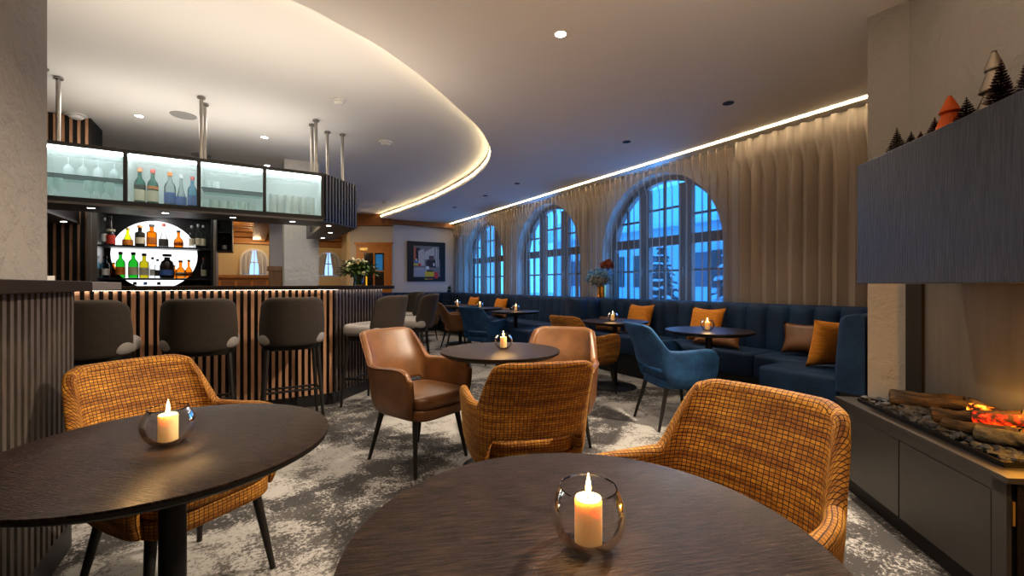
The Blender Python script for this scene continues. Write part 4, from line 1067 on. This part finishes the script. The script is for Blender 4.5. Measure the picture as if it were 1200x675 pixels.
# back-room furniture
bc = thing('wooden_counter', 'warm brown panelled counter in the room behind the bar', 'counter', (0, 0, 0))
b = B().box(-1.2, .36, 11.4, 11.9, 0, 1.32); b.make('body', m_doorwood, bc)
b = B().box(-1.25, .40, 11.35, 11.95, 1.32, 1.38); b.make('top', m_honey, bc)
for k in range(5): B().box(-1.15+k*.3, -.90+k*.3, 11.38, 11.41, .2, 1.26).make('panel', m_beam, bc)
ch = thing('carved_figure', 'dark ornament standing on slim legs beside the back-room counter', 'ornament', (-.62, 8.9, 0))
B().bar((-.05, 0, 0), (-.03, 0, 1.45), .014).bar((.05, 0, 0), (.03, 0, 1.45), .014).bar((.14, 0, 0), (.09, 0, 1.45), .014).make('legs', m_honey, ch)
b = B()
for i in range(26): b.ball((random.uniform(-.09, .12), random.uniform(-.07, .07), random.uniform(1.45, 1.85)), random.uniform(.02, .05), 1, .3)
b.make('figure', M('aged_brass', (.16, .10, .04), .5, metal=.4), ch)

# ------------------------------------------------------------------ fireplace
fp = thing('fireplace_cabinet', 'low charcoal cabinet carrying the open fire tray', 'fireplace', (0, 0, 0))
body = [(0, .012), (1.055, .012), (1.0, .52), (0, .486)]
B().prism(body, .10, .500, TF).make('body', m_frame, fp)
B().prism([(.02, .05), (1.03, .05), (.98, .50), (.02, .484)], 0, .10, TF).make('plinth', m_groove, fp)
for s0_, s1_ in ((.06, .532), (.538, 1.01)): B().box(s0_, s1_, 0, .014, .105, .452, TF).make('door', m_cab, fp, bev=.002)
B().box(0, .056, 0, .014, .10, .50, TF).box(1.014, 1.07, 0, .014, .10, .50, TF).box(0, 1.07, 0, .014, .456, .50, TF).make('front_rail', m_cab, fp)
B().prism([(1.07, .03), (1.06, .04), (1.005, .52), (1.015, .52)], .06, .50, TF).make('end_panel', m_darkwood, fp)
B().box(1.066, 1.074, .014, .022, .36, .44, TF).make('hinge', m_gold, fp)
B().prism([(-.01, -.004), (1.08, -.004), (1.02, .50), (-.01, .486)], .500, .520, TF).make('top', m_cab, fp)
tr = thing('fire_tray', 'dark steel tray holding coals and logs', 'tray', (0, 0, 0))
B().prism([(.10, .06), (.985, .06), (.93, .44), (.10, .44)], .520, .526, TF).box(.10, .985, .055, .063, .526, .540, TF).prism([(.985, .06), (.978, .06), (.923, .44), (.93, .44)], .526, .54, TF).make('tray_pan', m_black, tr)
b = B()
for i in range(900):
    s = random.uniform(.12, .955); d = random.uniform(.075, .425)
    r = random.uniform(.008, .021) if d < .22 else random.uniform(.01, .02)
    p = TF(s, d, .530+r*.6+(.012 if d > .16 else 0)*random.random()); b.ball(p, r, 1, .34, (1.2, 1.1, .8))
cb_ = stuff(b.make('coal_bed', m_coal)); tag(cb_, 'bed of grey and black coals covering the fire tray', 'coals')
def log(s0, d0, z0, s1, d1, z1, r, mat, lab, flat=.85):
    a, c = Vector(TF(s0, d0, z0)), Vector(TF(s1, d1, z1)); n, m_ = 14, 10
    ax = (c-a); ln = ax.length; ax.normalize(); u = ax.orthogonal().normalized(); w = ax.cross(u)
    t = thing('fire_log', lab, 'log', tuple(a), 0, 'logs on the fire tray')
    b = B(); rings = []
    for j in range(m_+1):
        f = j/m_; cc = ax*(ln*f)+u*math.sin(f*5)*r*.12
        rings.append([b.v(cc+(u*math.cos(2*PI*k/n)+w*math.sin(2*PI*k/n)*flat)*r*(1+random.uniform(-.13, .13))*(1-.18*f)) for k in range(n)])
    for p, q in zip(rings, rings[1:]):
        for k in range(n): b.face([p[k], p[(k+1) % n], q[(k+1) % n], q[k]])
    b.make('bark', mat, t, angle=60)
    b = B(); cs = [b.v(w_.co.copy()-ax*.002) if False else None for w_ in []]
    for sgn, cc, rr in ((-1, V(0, 0, 0), r*.98), (1, ax*ln, r*.8)):
        q = [b.v(cc+ax*sgn*.003+(u*math.cos(2*PI*k/n)+w*math.sin(2*PI*k/n)*flat)*rr*.93) for k in range(n)]; b.face(q)
    b.make('cut_end', m_logend, t)
log(.13, .20, .575, .33, .39, .60, .030, m_bark, 'brown log at the far back corner of the fire')
log(.22, .15, .570, .42, .36, .595, .030, m_bark, 'ash-ended log second from the far corner of the fire')
log(.36, .40, .60, .62, .33, .61, .030, m_bark, 'log lying along the back of the fire')
log(.50, .30, .61, .80, .40, .615, .026, m_ember_y, 'glowing yellow log at the back of the fire')
log(.53, .14, .575, .72, .32, .635, .030, m_bark, 'charred log propped across the middle of the fire')
log(.66, .20, .610, .80, .30, .640, .026, m_ember_r, 'glowing red log across the middle of the fire')
log(.63, .11, .570, .84, .22, .600, .026, m_bark, 'dark log in front of the red glowing log')
log(.83, .24, .590, .93, .36, .620, .030, m_ember_r, 'red glowing log at the near end of the fire')
log(.78, .12, .580, .92, .23, .590, .034, M('ash_log', (.03, .028, .022), .9, col2=(.12, .105, .075), ns=18, bump=.8, bs=50), 'ash-grey log at the near front of the fire')
log(.74, .27, .575, .86, .30, .585, .030, m_ember_y, 'bright yellow ember log in the heart of the fire')
log(.90, .20, .560, .95, .33, .58, .024, m_ember_y, 'yellow ember log at the near edge of the fire')
log(.40, .22, .565, .55, .24, .575, .026, m_bark, 'small charred log between the coals')
for (s, d, h, lab) in ((.72, .34, .10, 'faint flame above the yellow log'), (.80, .33, .13, 'faint tall flame over the red log'), (.86, .36, .10, 'faint flame at the near end of the fire')):
    p = TF(s, d, .60); b = B()
    for q in range(3):
        ox, oy = random.uniform(-.02, .02), random.uniform(-.02, .02)
        b.lathe([(.004, 0), (.018, h*.15), (.022, h*.3), (.014, h*.6), (.004, h*.9), (.001, h)], 10, c=(ox, oy, 0), caps=False)
    tag(b.make('flame', m_wisp, loc=p), lab, 'flame', 'flames over the logs')
# recess back panel, dark post, mantel box
pn = thing('fire_back_panel', 'grey metal panel lit orange behind the fire', 'panel', (0, 0, 0))
B().box(-.034, 1.9, .455, .484, .522, 1.166, TF).make('panel', m_firebk, pn)
B().box(-.165, -.035, .44, .486, .522, 1.166, TF).make('dark_post', m_groove, pn)
mt = thing('fireplace_mantel', 'large blue-black wooden box hanging above the fire', 'mantel', (0, 0, 0))
B().box(.206, 1.75, 0, .485, 1.167, 1.787, TF).make('box', m_bluewood, mt, bev=.003)
# ornaments on the mantel top
MZ = 1.7875
def brush_tree(s, d, h, r, mat, lab):
    t = thing('bottle_brush_tree', lab, 'ornament', TF(s, d, MZ), 0, 'bristle tree ornaments on the mantel')
    B().lathe([(r*.45, 0), (r*.45, .008), (r*.1, .012)], 12).make('base', m_beam, t)
    b = B().bar((0, 0, 0), (0, 0, h), .0022, n=5)
    nl = max(9, int(h/.012))
    for i in range(nl):
        z = h*.10+h*.86*i/nl; rr = r*(1-i/nl*.93); n = 34
        for k in range(n):
            a = 2*PI*k/n+random.random()*.2; dd = V(math.cos(a), math.sin(a), .30); w = V(-math.sin(a), math.cos(a), 0)*.0017
            p = V(0, 0, z); q = p+dd*rr*random.uniform(.85, 1.08)
            b.face([b.v(p-w), b.v(q-w*.5), b.v(q+w*.5), b.v(p+w)]); w2 = V(0, 0, .0017)
            b.face([b.v(p-w2), b.v(q-w2*.5), b.v(q+w2*.5), b.v(p+w2)])
    b.make('bristles', mat, t)
def tier_tree(s, d, h, r, mat, lab, tiers=3):
    t = thing('tree_ornament', lab, 'ornament', TF(s, d, MZ), 0)
    pr = []
    for k in range(tiers):
        z0 = h*(k/tiers)**.92; z1 = h*((k+1)/tiers)**.92; rr = r*(1-.25*k*(3/tiers)**.5)
        pr += [(rr*.86, z0), (rr*.98, z0+h*.012), (rr, z0+h*.03), (rr*.94, z0+h*.06)]
        pr += [(lerp(rr*.94, rr*(.50 if k < tiers-1 else .17), q), lerp(z0+h*.06, z1, q)) for q in (.35, .7, .98)]
    pr += [(r*.16, h*.985), (r*.06, h), (.001, h*1.003)]
    B().lathe(pr, 28).make('tree_body', mat, t, angle=60); return t
brush_tree(.375, .085, .135, .042, m_bristle, 'dark bristle tree at the far left end of the mantel')
brush_tree(.449, .10, .09, .034, m_bristle, 'small dark bristle tree just right of the leftmost one')
brush_tree(.543, .08, .06, .024, M('rust_bristle', (.16, .05, .02), .7), 'tiny rust bristle tree left of the orange tree')
brush_tree(.62, .085, .095, .034, M('wine_bristle', (.09, .025, .025), .7), 'wine-red bristle tree left of the orange tree')
tier_tree(.709, .08, .150, .050, m_orangeglass, 'glossy orange tree ornament in the middle of the mantel', 2)
brush_tree(.80, .075, .105, .038, m_bristle, 'dark bristle tree between the orange and the silver trees')
tier_tree(.875, .11, .245, .056, m_silver, 'tall tiered silver tree ornament on the mantel', 3)
brush_tree(.955, .07, .175, .046, m_bristlep, 'tall plum bristle tree in front of the silver one')
brush_tree(1.0, .13, .22, .05, m_bristlep, 'plum bristle tree farthest right on the mantel')

# ------------------------------------------------------------------ lights
def light(kind, name, loc, energy, col, size=.1, rot=(0, 0, 0), spot=None, blend=.5, size_y=None):
    l = bpy.data.lights.new(name, kind); l.energy = energy; l.color = col
    if kind == 'AREA':
        l.size = size
        if size_y: l.shape = 'RECTANGLE'; l.size_y = size_y
    else: l.shadow_soft_size = size
    if kind == 'SPOT': l.spot_size = math.radians(spot); l.spot_blend = blend
    o = bpy.data.objects.new(name, l); C.objects.link(o); o.location = loc; o.rotation_euler = rot; return o
WARM = (1, .84, .66)
for x, y, e_ in ((1.812, 2.36, 60), (.75, .2, 45), (-.05, 1.0, 45)): light('SPOT', 'downlight_beam', (x, y, CZ-.03), e_, WARM, .022, spot=120, blend=.6)
def aim(o, tgt): o.rotation_euler = (Vector(tgt)-Vector(o.location)).to_track_quat('-Z', 'Y').to_euler()
aim(light('SPOT', 'downlight_beam', (2.80, 1.16, CZ-.03), 330, WARM, .022, spot=88, blend=.5), (1.0, 2.05, 0))
for y in (2.46, 3.75, 6.24, 8.86): light('SPOT', 'bench_beam', (3.85, y, CZ-.02), 26, WARM, .04, spot=85, blend=.8)
for p in ((-1.0, 4.0), (.3, 4.0), (1.5, 4.6)): light('SPOT', 'stool_beam', (p[0], p[1], BZ-.03), 45, (1, .86, .70), .06, spot=110, blend=.8)
light('AREA', 'lounge_glow', (1.6, 1.6, CZ-.02), 5, (1, .84, .66), 2.6, size_y=2.6)  # added soft fill below the ceiling, no fitting there
light('AREA', 'lounge_glow_far', (3.0, 6.6, CZ-.02), 16, (1, .86, .72), 1.2, size_y=4)  # added soft fill for the far tables, no fitting there
light('AREA', 'bar_glow', (-.4, 5.6, 2.36), 7, (1, .90, .78), 2.4, rot=(PI, 0, 0), size_y=1.2)  # unseen up-light above the cabinet, added to brighten the bar ceiling
light('AREA', 'ceiling_wash', (.9, .2, 1.9), 14, (1, .82, .62), 2.2, rot=(PI, 0, 0), size_y=2.2)  # unseen panel facing up, added to lighten the lower ceiling
light('AREA', 'ceiling_wash_bar', (0, 3.6, 2.0), 10, (1, .88, .74), 2.4, rot=(PI, 0, 0), size_y=.8)  # unseen panel in mid-air facing up, added for the bar ceiling
light('AREA', 'bar_fill', (-.5, 5.9, BZ-.02), 16, (1, .93, .85), 1.6, size_y=.5)  # added soft fill over the back bar, not a fitting
light('POINT', 'shelf_light', (-.95, 6.36, 1.9), 2.0, (1, .97, .94), .05)
for p in ((-.6, 10.6, 2.2), (1.4, 10.8, 2.2), (.1, 12.2, 2.25)): light('POINT', 'back_room_lamp', p, 15, (1, .74, .42), .12)
p = TF(.80, .26, .70); light('POINT', 'fire_light', p, 1.6, (1, .42, .06), .05)
p = TF(1.12, .30, .80); light('POINT', 'fire_light', p, 10, (1, .46, .06), .06)
p = TF(.45, .34, .66); light('POINT', 'fire_light', p, .3, (1, .5, .1), .04)
for p in ((-.68, 5.14), (-.15, 5.14), (.38, 5.14)): light('SPOT', 'soffit_beam', (p[0], p[1], 1.82), 8, (1, .95, .88), .02, spot=100)
for cy, zs in AC: light('AREA', 'dusk_window_light', (6.0, cy, 1.55), 70, (.10, .38, 1), 2.0, rot=(0, PI/2+.28, 0), size_y=2.2)

w = bpy.data.worlds.new('dusk'); SC.world = w; w.use_nodes = True
t = w.node_tree; t.nodes.clear()
bg = N(t, 'ShaderNodeBackground', Strength=2.6); wo = N(t, 'ShaderNodeOutputWorld'); L(t, bg.outputs[0], wo.inputs[0])
tc = N(t, 'ShaderNodeTexCoord'); sp = N(t, 'ShaderNodeSeparateXYZ'); L(t, tc.outputs['Generated'], sp.inputs[0])
r = N(t, 'ShaderNodeValToRGB'); e = r.color_ramp.elements
e[0].position = 0; e[0].color = (.065, .38, .95, 1); e[1].position = .5; e[1].color = (.030, .27, .72, 1)
L(t, sp.outputs['Z'], r.inputs[0]); L(t, r.outputs[0], bg.inputs[0])

SC.view_settings.view_transform = 'Standard'
SC.view_settings.exposure = 0.56
try: SC.view_settings.look = 'Medium High Contrast'
except Exception: pass
cy_ = SC.cycles
cy_.use_denoising = True
try: cy_.denoiser = 'OPENIMAGEDENOISE'
except Exception: pass
cy_.max_bounces = 8; cy_.diffuse_bounces = 4; cy_.glossy_bounces = 3; cy_.transmission_bounces = 6; cy_.transparent_max_bounces = 16
cy_.sample_clamp_indirect = 4; cy_.caustics_reflective = False; cy_.caustics_refractive = False
